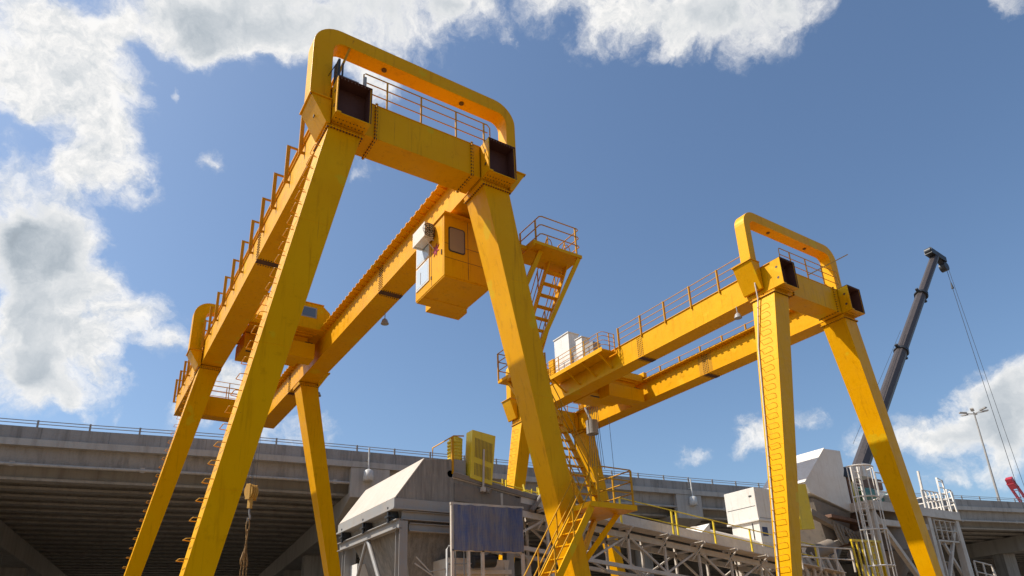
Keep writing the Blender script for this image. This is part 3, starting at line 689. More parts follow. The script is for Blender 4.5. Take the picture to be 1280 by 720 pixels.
# small building-like skid under the conveyor head
t = thing('blue_screen', 'faded blue mesh sheet stretched on a steel frame below the conveyor head', 'screen', (10.16, 18.9, 0))
mb = MB(); nx, nz = 26, 14; vs = []; fs = []
for side in (0, 1):
    for i in range(nx + 1):
        for k in range(nz + 1):
            x = 2.55 * i / nx; z = 4.70 + 1.42 * k / nz + .02 * x; vs.append((x, .025 * math.sin(i * .9) + .02 * math.sin(k * 1.1 + i * .3) + side * .012 - (.03 if i in (9, 10, 20) else 0), z + (.012 * math.sin(i * 1.3) if k in (0, nz) else 0)))
m_ = (nx + 1) * (nz + 1)
for i in range(nx):
    for k in range(nz):
        q = i * (nz + 1) + k; fs.append((q, q + nz + 1, q + nz + 2, q + 1)); fs.append((m_ + q, m_ + q + 1, m_ + q + nz + 2, m_ + q + nz + 1))
mb.add(vs, fs, True); mb.build('sheet', BLUE, t)
mb = MB(); mb.bar((-.1, .08, 6.16), (2.65, .08, 6.22), .07); mb.bar((-.05, .08, 4.72), (2.6, .08, 4.74), .05)
for x in (-.03, 1.05, 2.57): mb.bar((x, .1, 0), (x, .1, 6.2), .09)
mb.bar((.55, .12, 0), (.55, .12, 4.7), .07, .12)
mb.build('frame', DIRTYW, t)
t = thing('weigh_hopper', 'dusty beige weigh hopper standing under the blue mesh sheet', 'hopper', (11.4, 19.9, 0))
mb = MB(); mb.hexa([(-.6, 0, 2.4), (.9, 0, 2.4), (.9, 1.2, 2.4), (-.6, 1.2, 2.4), (-1.0, -.15, 4.6), (1.3, -.15, 4.6), (1.3, 1.4, 4.6), (-1.0, 1.4, 4.6)]); mb.build('body', DIRTYW, t, .01)
mb = MB()
for x in (-.9, 1.15):
    for y in (-.1, 1.3): mb.bar((x, y, 0), (x, y, 4.55), .14)
mb.bar((-.8, -.2, 4.15), (1.3, -.2, 4.2), .1, .14); mb.build('support_leg', DIRTYW, t)
mb = MB(); mb.tube([(-.3, -.45, 4.45), (.5, -.45, 4.5)], .2, 12); mb.build('motor', DARK, t)

# ------------------------------------------------------------------ conveyor
cz = lambda x: 6.92 - (x - 13.4) * .1056
cv = thing('belt_conveyor', 'long dusty belt conveyor on a lattice truss sloping down to the right', 'conveyor', (10.7, 20, 0))
Q = lambda x, y, z: (x - 10.7, y - 20, z)
xa, xb = 10.75, 31.
mb = MB()
for y in (20.0, 21.3):
    mb.bar(Q(10.7, y, 7.36), Q(13.4, y, 6.95), .1, .22); mb.bar(Q(13.4, y, cz(13.4) - .08), Q(xb, y, cz(xb) - .08), .1, .42)
    mb.bar(Q(13.0, y, cz(13) - .66), Q(xb, y, cz(xb) - .66), .09, .22); mb.bar(Q(12.5, y, cz(12.5) - 1.85), Q(xb, y, cz(xb) - 1.85), .12, .14)
    x = 12.6; k = 0
    while x < xb - 2.2:
        mb.bar(Q(x, y, cz(x) - .1), Q(x, y, cz(x) - 1.85), .09, .09)
        if k % 2: mb.bar(Q(x, y, cz(x) - .65), Q(x + 1.9, y, cz(x + 1.9) - 1.8), .075, .075)
        else: mb.bar(Q(x, y, cz(x) - 1.8), Q(x + 1.9, y, cz(x + 1.9) - .65), .075, .075)
        x += 1.9; k += 1
    for x in (14.5, 20.2, 25.9, 30.5):
        for e in (-.5, .5): mb.bar(Q(x, y, cz(x) - 1.9), Q(x + e, y + (-.35 if y < 21 else .35), 0), .12, .12)
for x in [12.6 + 1.9 * k for k in range(10)]:
    mb.bar(Q(x, 20.05, cz(x) - .62), Q(x, 21.25, cz(x) - .62), .08); mb.bar(Q(x, 20.05, cz(x) - 1.85), Q(x + 1.8, 21.25, cz(x + 1.8) - 1.85), .06)
mb.build('truss', DIRTYW, cv)
mb = MB(); mb.hexa([Q(10.8, 20.08, 7.32), Q(13.4, 20.08, 6.93), Q(13.4, 21.22, 6.93), Q(10.8, 21.22, 7.32), Q(10.8, 20.08, 7.37), Q(13.4, 20.08, 6.98), Q(13.4, 21.22, 6.98), Q(10.8, 21.22, 7.37)])
mb.hexa([Q(13.4, 20.08, cz(13.4)), Q(xb, 20.08, cz(xb)), Q(xb, 21.22, cz(xb)), Q(13.4, 21.22, cz(13.4)), Q(13.4, 20.08, cz(13.4) + .05), Q(xb, 20.08, cz(xb) + .05), Q(xb, 21.22, cz(xb) + .05), Q(13.4, 21.22, cz(13.4) + .05)])
mb.hexa([Q(13.4, 20.3, cz(13.4) - .4), Q(xb, 20.3, cz(xb) - .4), Q(xb, 21., cz(xb) - .4), Q(13.4, 21., cz(13.4) - .4), Q(13.4, 20.3, cz(13.4) - .36), Q(xb, 20.3, cz(xb) - .36), Q(xb, 21., cz(xb) - .36), Q(13.4, 21., cz(13.4) - .36)])
for k in range(15): x = 13.6 + k * 1.2; mb.tube([Q(x, 20.1, cz(x) - .1), Q(x, 21.2, cz(x) - .1)], .06, 8); 
mb.build('belt', RUBBER, cv)
mb = MB()
for k in range(9):
    x = 14.0 + k * 1.9; mb.hexa([Q(x, 19.25, cz(x) - .47), Q(x + 1.82, 19.25, cz(x + 1.82) - .47), Q(x + 1.82, 19.9, cz(x + 1.82) - .47), Q(x, 19.9, cz(x) - .47), Q(x, 19.25, cz(x) - .43), Q(x + 1.82, 19.25, cz(x + 1.82) - .43), Q(x + 1.82, 19.9, cz(x + 1.82) - .43), Q(x, 19.9, cz(x) - .43)])
    mb.bar(Q(x + .1, 19.2, cz(x) - .5), Q(x + .1, 20.0, cz(x) - .5), .06, .08); mb.bar(Q(x + .1, 19.25, cz(x) - .5), Q(x + .1, 19.98, cz(x) - 1.1), .05)
mb.build('walkway', DIRTYW, cv)
rl = MB(); pts = [17.4, 20.05, 20.3, 22.4, 24.6, 26.8, 29.]
for h in (.08, .62): rl.tube([Q(17.4, 19.27, cz(17.4) - .43 + h + .32), Q(29., 19.27, cz(29.) - .43 + h + .32)], .022, 6)
for x in pts: rl.bar(Q(x, 19.27, cz(x) - .46), Q(x, 19.27, cz(x) + .53), .06)
for x in (13.7, 15.3): rl.bar(Q(x, 21.6, cz(x) - .3), Q(x, 21.6, cz(x) + 1.0), .05)
rl.build('handrail', YELG, cv)
hd = MB(); hd.hexa([Q(10.75, 19.96, 6.5), Q(13.9, 19.96, 6.3), Q(13.9, 21.35, 6.3), Q(10.75, 21.35, 6.5), Q(10.75, 19.96, 7.1), Q(13.9, 19.96, 6.72), Q(13.9, 21.35, 6.72), Q(10.75, 21.35, 7.1)])
hd.tube([Q(10.62, 20.0, 7.4), Q(10.62, 21.3, 7.4)], .12, 12); hd.tube([Q(11.9, 19.9, 6.95), Q(12.0, 19.7, 6.85)], .1, 8); hd.tube([Q(14.3, 19.85, 7.0), Q(13.75, 19.85, 6.35)], .1, 8)
hd.bar(Q(10.7, 19.92, 7.36), Q(14.1, 19.92, 6.84), .06, .16)
hd.build('head_chute', DUSTY, cv)
fr = MB()
for k in range(16):
    x = 13.3 + k * .22 + random.uniform(-.05, .05); fr.bar(Q(x, 21.5 + random.uniform(-.2, .3), cz(x) + .1), Q(x + random.uniform(-.25, .1), 21.5, cz(x) + random.uniform(.5, .95)), .04, .06)
fr.tube([Q(13.2, 21.6, 7.75), Q(16.4, 21.6, 7.35)], .025); fr.tube([Q(13.3, 21.2, 7.1), Q(14.1, 20.7, 7.25), Q(15.3, 20.9, 6.95)], .05); fr.tube([Q(13.6, 20.9, 7.15), Q(14.6, 20.5, 7.0), Q(15.9, 20.8, 6.9)], .04)
fr.build('take_up_frame', YELG, cv)
# drive guard and motor
t = thing('drive_guard', 'louvred bright yellow drive guard standing upright on the conveyor head', 'machine guard', (11.3, 19.85, 0))
mb = MB(); mb.hexa([(.0, 0, 7.3), (.86, 0, 7.12), (.86, .45, 7.12), (.0, .45, 7.3), (.12, 0, 9.03), (1.06, 0, 8.92), (1.06, .45, 8.92), (.12, .45, 9.03)])
gd = mb.build('guard_box', YELG, t, .012)
mb = MB()
for za, zb, n_ in ((8.05, 8.75, 13), (7.42, 7.85, 12)):
    for k in range(n_):
        x = .16 + .055 * k + (za - 7.3) * .05; mb.bar((x, -.006, za - .012 * k), (x + (zb - za) * .05, -.006, zb - .012 * k), .02, .012, up=(0, 1, 0))
mb.build('vent_slot', plain('dusty_louvre', (.30, .20, .05), .7), gd)
mb = MB(); mb.bar((.47, -.05, 7.0), (.53, -.05, 8.35), .05); mb.bar((.47, -.05, 7.0), (.45, -.05, 6.85), .14); mb.build('guard_brace', DIRTYW, t)
t = thing('drive_motor', 'yellow and grey drive motor behind the handrail left of the yellow louvred guard', 'motor', (10.95, 20.3, 0))
mb = MB(); mb.tube([(0, 0, 7.9), (.05, 0, 8.75), (.06, 0, 8.8)], [.24, .24, .15], 14)
for k in range(6): mb.tube([(0.0, 0, 7.98 + k * .12), (0.0, 0, 8.02 + k * .12)], .27, 14)
mb.build('motor_body', YELG, t)
mb = MB(); mb.box(-.22, .3, -.25, .25, 7.42, 7.95); mb.tube([(-.3, -.1, 7.6), (.1, -.1, 7.55)], .16, 12); mb.build('gearbox', GALV, t, .02)
rl = MB(); rl.tube([(-.95, -.2, 7.4), (-.95, -.2, 8.25), (-.2, -.3, 8.75), (.2, -.3, 8.8)], .025, 6); rl.bar((-.25, -.3, 7.4), (-.25, -.3, 8.72), .07); rl.build('handrail', YELP, t)

# ------------------------------------------------------------------ white control box near the conveyor
t = thing('dust_collector', 'boxy white dust collector standing behind the conveyor, left of the right crane leg', 'dust collector', (26.3, 20, 0))
tr = MB(); tr.box(-.012, -.002, .08, 1.67, 7.55, 7.565); tr.box(.1, 1.9, -.01, -.002, 7.0, 7.012); tr.box(-.02, -.004, .2, .35, 8.0, 8.06); tr.box(.02, .048, .4, .43, 6.0, 6.8); tr.build('door_seam', DARK, t)
mb = MB(); mb.hexa([(0, 0, 6.95), (2.0, 0, 6.95), (2.0, 1.75, 6.95), (0, 1.75, 6.95), (0, 0, 8.4), (2.0, 0, 8.4), (2.0, 1.75, 8.4), (0, 1.75, 8.4)])
mb.box(-.05, 2.05, -.05, 1.8, 6.86, 6.95); mb.box(.05, 1.95, .05, 1.6, 5.9, 6.86); mb.hexa([(.5, .5, 5.0), (1.2, .5, 5.0), (1.2, 1.1, 5.0), (.5, 1.1, 5.0), (.05, .05, 5.9), (1.95, .05, 5.9), (1.95, 1.6, 5.9), (.05, 1.6, 5.9)])
mb.build('body', WHITE, t, .015)
mb = MB(); mb.box(.2, .55, .03, .05, 6.2, 6.6); mb.build('blue_plate', plain('blue_plate_paint', (.03, .05, .14), .5), t)
mb = MB()
for x in (.1, 1.9):
    for y in (.1, 1.5): mb.bar((x, y, 0), (x, y, 5.9), .14)
mb.build('support_leg', DIRTYW, t)
t = thing('belt_cover', 'curved dusty cover over the conveyor beside the white dust collector', 'machine cover', (22.8, 20.5, 0))
mb = MB(); prof = [(.75 * math.cos(math.pi * k / 10) + .3, .5 * math.sin(math.pi * k / 10)) for k in range(11)]
zz0, zz1 = cz(22.8) + .08, cz(27.8) + .08; vs = [(0, p[0], zz0 + p[1]) for p in prof] + [(5., p[0], zz1 + p[1]) for p in prof]
mb.add(vs, [(k, k + 1, 12 + k, 11 + k) for k in range(10)] + [tuple(range(11)), tuple(range(11, 22))[::-1], (0, 10, 21, 11)]); mb.build('cover', DIRTYW, t)
mb = MB(); mb.hexa([(-.5, -.5, zz0 - .1), (.15, -.55, zz0 + .1), (.15, 1.1, zz0 + .1), (-.5, 1.1, zz0 - .1), (-.5, -.5, zz0 - .02), (.15, -.55, zz0 + .5), (.15, 1.1, zz0 + .5), (-.5, 1.1, zz0 - .02)]); mb.build('end_flap', WHITE, t)

# ------------------------------------------------------------------ mixing plant on the right
mx = thing('mixing_plant', 'tall dusty white concrete mixing plant with sloped bin, platform and caged ladder', 'mixing plant', (30, 20, 0))
K = lambda x, y, z: (x - 30, y - 20, z)
mb = MB(); mb.prism([(x - 30, z) for x, z in ((30.3, 9.0), (30.6, 8.5), (33.9, 7.75), (33.9, 11.05), (32.5, 11.0))], 1, 0, 2.7); mb.build('sloped_bin', WHITE, mx, .02)
mb = MB(); mb.hexa([K(30.3, 19.99, 9.0), K(30.3, 22.71, 9.0), K(32.5, 22.71, 11.0), K(32.5, 19.99, 11.0), K(30.27, 19.99, 9.03), K(30.27, 22.71, 9.03), K(32.47, 22.71, 11.04), K(32.47, 19.99, 11.04)]); mb.build('bin_lid', WHITE, mx)
mb = MB(); mb.hexa([K(31.6, 20.3, 6.2), K(33.4, 20.3, 6.2), K(33.4, 22, 6.2), K(31.6, 22, 6.2), K(30.8, 20.1, 8.3), K(33.8, 20.1, 7.7), K(33.8, 22.5, 7.7), K(30.8, 22.5, 8.3)])
mb.bar(K(30., 19.9, 7.5), K(34.5, 19.9, 6.2), .3, .3); mb.bar(K(29.5, 19.9, 5.4), K(34.5, 19.9, 6.9), .25, .3)
for k in range(9): mb.bar(K(31.5 + k * .3, 19.75, 7.1 - k * .08), K(31.8 + k * .32 + random.uniform(-.1, .2), 19.75, 6.0 + random.uniform(-.2, .2)), .09, .12)
mb.build('chute', DUSTY, mx)
mb = MB(); mb.bar(K(31.2, 19.7, 7.35), K(34.2, 19.7, 7.15), .35, .16); mb.box(34.2 - 30, 36.8 - 30, 1.5, 3, 9.9, 10.5); mb.box(36.9 - 30, 39.5 - 30, 1.2, 3, 9.7, 10.3); mb.box(34.0 - 30, 34.3 - 30, 0, 3, 6.2, 9.8); mb.build('rusty_sheet', BROWN, mx)
mb = MB(); mb.hexa([(-1.5, -.6, 6.5), (-.52, -.6, 6.58), (-.52, -.4, 6.58), (-1.5, -.4, 6.5), (-1.6, -.6, 8.6), (-.6, -.6, 8.7), (-.6, -.4, 8.7), (-1.6, -.4, 8.6)]); mb.build('guard_panel', YELG, mx)
mb = MB(); rnd = random.Random(5)
for k in range(16):
    x = rnd.uniform(34.4, 38.6); y = rnd.uniform(20.2, 22.3); z = rnd.uniform(3.2, 7.2); L_ = rnd.uniform(1., 2.6)
    p = [K(x, y, z), K(x + L_ * rnd.choice((1, .2)), y, z + rnd.uniform(-.6, .4)), K(x + L_ + .1, y + rnd.uniform(-.3, .3), z - rnd.uniform(.3, 1.4))]
    mb.tube(p, rnd.choice((.05, .08, .13, .04)), 8)
mb.build('pipework', DUSTY, mx)
mb = MB()
for k in range(7):
    x = 27.6 + k * .55; mb.tube([K(x, 19.7, 5.4 + rnd.uniform(-.3, .3)), K(x + .4, 19.6, 4.5 + rnd.uniform(-.5, .3)), K(x + rnd.uniform(.2, .9), 19.7, 3.6)], rnd.choice((.04, .07, .1)), 7)
mb.box(-2.3, -1.4, -.3, .4, 3.3, 4.5); mb.box(.1, .7, -.35, .2, 3.4, 4.3); mb.build('hose_bundle', DIRTYW, mx)
# platform
mb = MB(); mb.box(3.8, 12.7, -1.0, 3.5, 8.05, 8.15); mb.box(3.8, 12.7, -1.06, -1.0, 7.75, 8.22); mb.box(12.7, 12.76, -1.0, 3.5, 7.75, 8.22); mb.box(3.74, 3.8, -1.0, 3.5, 7.75, 8.22); mb.build('platform', DIRTYW, mx, .01)
mb = MB()
for x in (34.1, 39.4, 42.4):
    for y in (-.8, 3.2): mb.bar((x - 30, y, 0), (x - 30, y, 8.04), .34)
for y in (-.8, 3.2):
    mb.bar((4.3, y, 7.6), (8.4, y, 3.3), .22); mb.bar((4.3, y, 3.4), (9.2, y, 3.4), .2, .25); mb.bar((9.5, y, 3.4), (12.3, y, 7.5), .16); mb.bar((4.2, y, 7.2), (9.3, y, 7.2), .2, .3)
mb.build('tower_frame', DIRTYW, mx)
mb = MB(); mb.tube([K(37.2, 20.5, 5.9), K(37.3, 20.5, 7.9)], 1.3, 24); mb.tube([K(37.2, 20.5, 4.5), K(37.2, 20.5, 5.9)], [.5, 1.3], 24); mb.tube([K(39.6, 20.6, 6.8), K(41., 20.6, 5.2)], .35, 14); mb.tube([K(36., 21.9, 6), K(39.8, 20.8, 4.6)], .25, 12); mb.tube([K(38.4, 20.2, 7.7), K(40.9, 20.2, 7.2)], .3, 12)
mb.build('mixer_drum', DUSTY, mx)
mb = MB(); mb.tube([K(34.2, 20.8, 9.6), K(34.25, 20.8, 10.15), K(34.28, 20.8, 10.35)], [.95, .85, .3], 20); mb.build('dome_cover', DARK, mx)
mb = MB(); mb.tube([K(34.6, 21, 8.4), K(34.7, 21, 9.7)], .75, 20); mb.build('yellow_drum', YELG, mx)
mb = MB(); mb.tube([K(35.6, 20.6, 8.9), K(36.8, 20.6, 9.0)], .45, 16); mb.box(35.9 - 30, 36.6 - 30, .3, 1., 8.36, 8.7); mb.bar(K(37.0, 20.4, 8.4), K(38.9, 20.6, 9.4), .12); mb.build('green_motor', GREEN, mx)
mb = MB(); mb.tube([K(36.8, 21.5, 9.55), K(40.0, 21.5, 9.45)], .3, 14); mb.box(36.0 - 30, 36.9 - 30, .2, 1.2, 9.95, 10.7); mb.tube([K(38., 20.3, 8.8), K(38.5, 20.3, 9.)], .3, 10); mb.box(38.6 - 30, 39.2 - 30, .1, .7, 8.4, 8.75); mb.build('white_equipment', WHITE, mx)
rl = MB()
def wrail(mb, pts, n, hs=(.5, 1.05), r=.035, pw=.07):
    for h in hs: mb.tube([V(p) + V((0, 0, h)) for p in pts], r, 6)
    for a, b_ in zip(pts[:-1], pts[1:]):
        for k in range(n + 1): p = V(a).lerp(V(b_), k / n); mb.bar(p, p + V((0, 0, hs[-1])), pw)
wrail(rl, [K(34.9, 19.0, 8.22), K(37.4, 19.0, 8.22)], 2, (.55, 1.05, 1.55)); wrail(rl, [K(39.2, 19.0, 8.22), K(40.9, 19.0, 8.22)], 4, (.5, 1.0)); wrail(rl, [K(42.6, 19.0, 8.22), K(42.6, 23.3, 8.22)], 3, (.45, .85, 1.2))
rl.bar(K(39.3, 19.02, 7.9), K(39.4, 19.02, 10.3), .1); rl.tube([K(39.6, 21, 9.9), K(39.6, 21, 10.9), K(40.3, 21, 10.9), K(40.3, 21, 9.9)], .03)
rl.tube([K(41.2, 19., 8.2), K(41.2, 19., 10.1), K(41.8, 19., 10.0), K(41.8, 19., 8.2)], .05); 
for k in range(5): rl.tube([K(41.2, 19., 8.5 + k * .35), K(41.8, 19., 8.5 + k * .35)], .03)
rl.tube([K(42.0, 19., 8.2), K(42.0, 19., 9.5), K(42.45, 19., 9.5), K(42.6, 19., 8.2)], .05); rl.tube([K(42.0, 19., 8.8), K(42.55, 19., 8.8)], .04)
rl.build('platform_handrail', WHITE, mx)
# caged ladder
cg = MB(); lx, ly = 33.15, 18.9
for k in range(9):
    a = math.pi + math.pi * k / 8; px_ = lx + .85 * math.cos(a); py_ = ly + .7 * math.sin(a); cg.bar(K(px_, py_, 3.0), K(px_, py_, 9.75), .05, .03)
for z in (3.2, 4.9, 6.6, 8.2, 9.75): cg.tube([K(lx + .85 * math.cos(math.pi + math.pi * k / 12), ly + .7 * math.sin(math.pi + math.pi * k / 12), z) for k in range(13)], .04, 6)
for dx in (-.3, .3): cg.bar(K(lx + dx, ly + .12, 0), K(lx + dx, ly + .12, 9.9), .07)
for k in range(31): cg.tube([K(lx - .3, ly + .12, .3 + k * .31), K(lx + .3, ly + .12, .3 + k * .31)], .02, 5)
cg.build('caged_ladder', WHITE, mx)
# yellow barred gate low by the right crane leg
yg = MB()
for k in range(7): yg.bar(K(31.7 + k * .38, 19.0, 3.6), K(31.55 + k * .38, 19.0, 6.1), .09, .05)
yg.bar(K(31.5, 19.0, 6.1), K(34.1, 19.0, 6.15), .1); yg.box(33.1 - 30, 34. - 30, -.95, -.85, 4.0, 6.05); yg.build('yellow_barrier', YELG, mx)
rl = MB(); wrail(rl, [K(27.3, 18.9, 4.6), K(31.2, 18.9, 4.6)], 3, (.55, 1.05)); rl.build('lower_handrail', DIRTYW, mx)
mb = MB(); mb.box(28.5 - 30, 31.6 - 30, 0, 1.8, 2.6, 5.3); mb.tube([K(29.5, 19.8, 5.5), K(31., 19.8, 5.9)], .35, 12); mb.build('lower_machinery', DUSTY, mx)

# ladder tower right of the plant
lt = thing('ladder_tower', 'white access ladder with low rail standing right of the mixing plant platform', 'ladder', (42.5, 19.3, 0))
mb = MB()
a, b_ = V((-1.0, 0, 7.9)), V((1.2, 0, 3.4))
for dx in (0, .62): mb.bar(V((-.1 + dx, 0, 7.95)), V((.75 + dx, .2, 0)), .08)
for k in range(20):
    t = k / 20; x = -.1 + .85 * t; z = 7.95 * (1 - t); mb.bar((x, .2 * t, z), (x + .62, .2 * t, z), .06, .04)
mb.build('ladder', WHITE, lt)
rl = MB(); wrail(rl, [(-2.6, -.2, 6.6), (-.3, -.2, 6.6)], 4, (.5, 1.05)); wrail(rl, [(1.2, 0, 4.4), (3.2, 0, 4.2)], 2, (.6, 1.2)); rl.bar((3.2, 0, 5.4), (3.9, 0, 3.2), .07)
wrail(rl, [(-2.2, .4, 4.2), (-.6, .4, 4.2)], 5, (.6, 1.3)); rl.bar((-2.6, -.2, 6.5), (-2.6, -.2, 0), .1); rl.bar((-1.9, -.1, 6.4), (.1, .2, 4.6), .12, .2); rl.bar((1.2, 0, 4.4), (1.2, 0, 0), .09); rl.bar((3.2, 0, 4.2), (3.2, 0, 0), .09); rl.bar((-.6, .4, 4.2), (-.6, .4, 0), .09)
rl.box(-2.6, -.3, -.2, .6, 6.5, 6.58); rl.box(1.2, 3.2, 0, .9, 4.3, 4.38); rl.build('handrail', DIRTYW, lt)

# ------------------------------------------------------------------ mobile crane boom behind the plant
mc = thing('mobile_crane', 'dark grey telescopic boom of a mobile crane rising behind the right gantry crane', 'mobile crane', (38., 28, 0))
a, b_ = V((50.25 - 38, 0, 14.4)), V((72.9 - 38, 0, 39.4)); d = (b_ - a).normalized()
base = a - d * 15.2
mb = MB()
def oct_bar(mb, p, q, r_):
    n0 = len(mb.sm); mb.tube([p, q], r_, 8); mb.sm[n0:] = [False] * (len(mb.sm) - n0)
for t0, t1, r_ in ((-15.2, 4.5, .6), (4.5, 15.2, .53), (15.2, 25.3, .47), (25.3, 33.4, .42)): oct_bar(mb, a + d * t0, a + d * t1, r_)
bm_ = mb.build('boom', BOOM, mc)
mb = MB()
for t0 in (4.5, 15.2, 25.3): mb.tube([a + d * (t0 - .3), a + d * t0], .64, 8); mb.bar(a + d * (t0 - .15) + V((.66, 0, -.57)), a + d * (t0 - .15) - V((.66, 0, -.57)), .22, .2)
tip = a + d * 33.4
mb.bar(tip - V((1.3, 0, -.25)), tip + V((1.6, 0, -.1)), .75, .6); mb.tube([tip + V((1.4, -.3, -.9)), tip + V((1.4, .3, -.9))], .5, 14); mb.bar(tip + V((.6, 0, 0)), tip + V((1.5, 0, -.9)), .4, .3); mb.tube([tip + V((-1.1, -.3, .3)), tip + V((-1.1, .3, .3))], .35, 12)
mb.build('boom_collar', DARK, bm_)
mb = MB(); mb.tube([tip + V((1.85, 0, -.9)), V((76.0 - 38, -.2, 2.))], .024, 5); mb.tube([tip + V((2.3, 0, -.2)), V((78.2 - 38, -.2, 2.))], .02, 5); mb.tube([V((76.0 - 38, -.2, 2.6)), V((76.0 - 38, -.2, 1.6))], .25, 8); mb.bar(V((76.0 - 38, -.2, 2.)), V((78.2 - 38, -.2, 2.)), .15); mb.tube([a + d * .5 + V((-1.2, 0, .8)), a + d * 17.5 + V((-.75, 0, .5))], .015, 5)
mb.tube([tip + V((1.95, 0, -2.6)), tip + V((2.0, 0, -3.3))], [.05, .14], 8)
mb.build('hoist_rope', CABLE, mc)
mb = MB(); mb.box(-3.2, 4.2, -1.3, 1.3, 1.0, 2.0); mb.box(-2.5, 3., -1.2, 1.2, 2.0, 3.6)
mb.build('carrier', BOOM, mc, .05)
mb = MB()
for x in (-2.4, -.9, 1.9, 3.4):
    for y in (-1.3, 1.0): mb.tube([(x, y, .55), (x, y + .3, .55)], .55, 16)
mb.build('wheel', RUBBER, mc)

# red lattice boom and lamp mast
rc = thing('red_lattice_crane', 'red lattice crane boom poking up behind the viaduct at the right edge', 'crane', (150, 58, 0))
a, b_ = V((160 - 150, 2, 30.3)), V((176 - 150, 2, 14.5)); d = (b_ - a).normalized(); u = V((d.z, 0, -d.x)); mb = MB()
ln = 36
for sy in (-.6, .6):
    for su in (-.6, .6): mb.bar(a + u * su * .5 + V((0, sy, 0)), a + d * ln + u * su + V((0, sy, 0)), .2)
for k in range(20):
    for sy in (-.6, .6): s0 = (-1) ** k; mb.bar(a + d * (k * 1.8) + u * .6 * s0 + V((0, sy, 0)), a + d * (k * 1.8 + 1.8) - u * .6 * s0 + V((0, sy, 0)), .12)
    mb.bar(a + d * k * 1.8 + u * .6 + V((0, -.6, 0)), a + d * k * 1.8 + u * .6 + V((0, .6, 0)), .12)
mb.bar(a - d * .8 - u * .3, a + d * 1.5 + u * .1, 1.2, 1.0); mb.build('boom', REDP, rc)
e = a + d * ln; mb = MB(); mb.box(e.x - 2, e.x + 4, .3, 3.7, .9, max(1.6, e.z + .8)); mb.box(e.x - 3, e.x + 5, -.5, 4.5, 0, .9); mb.build('crawler_body', REDP, rc, .05)
lm = thing('lamp_mast', 'tall slim street lamp mast with a ring of lamps standing on the viaduct', 'street lamp', (99.2, 39.0, 16.1))
mb = MB(); mb.tube([(0, 0, 0), (0, 0, 13.2)], [.16, .09], 10); mb.build('pole', GALV, lm)
mb = MB()
for k in range(6):
    t = k * math.pi / 3 + .3; c_, s_ = math.cos(t), math.sin(t); mb.bar((0, 0, 13.0), (1.3 * c_, 1.3 * s_, 13.15), .07); mb.bar((.9 * c_, .9 * s_, 13.2), (1.75 * c_, 1.75 * s_, 13.3), .4, .16)
mb.build('lamp_head', GALV, lm)

# ------------------------------------------------------------------ sun, sky and clouds
to_sun = V((-.694, .42, 1.)).normalized()
sun = bpy.data.lights.new('sun', 'SUN'); sun.energy = 5.0; sun.angle = math.radians(.5); sun.color = (1., .94, .84)
so_ = bpy.data.objects.new('sun', sun); COL.objects.link(so_); so_.rotation_euler = to_sun.to_track_quat('Z', 'Y').to_euler()
w = bpy.data.worlds.new('World'); C.world = w; w.use_nodes = True; nt = w.node_tree; nt.nodes.clear()
out = N(nt, 'ShaderNodeOutputWorld'); bg = N(nt, 'ShaderNodeBackground'); nt.links.new(bg.outputs[0], out.inputs[0])
SKYS = .107
bg.inputs[1].default_value = SKYS
sky = N(nt, 'ShaderNodeTexSky', sky_type='NISHITA'); sky.sun_disc = False
sky.sun_elevation = math.asin(to_sun.z); sky.sun_rotation = math.atan2(to_sun.x, to_sun.y)
sky.air_density = 1.0; sky.dust_density = 1.7; sky.ozone_density = 1.0; sky.altitude = 0
tc = N(nt, 'ShaderNodeTexCoord')
def pxdir(x, y): return (F * F_PX + R * (x - 640) - U * (y - 493.34)).normalized()
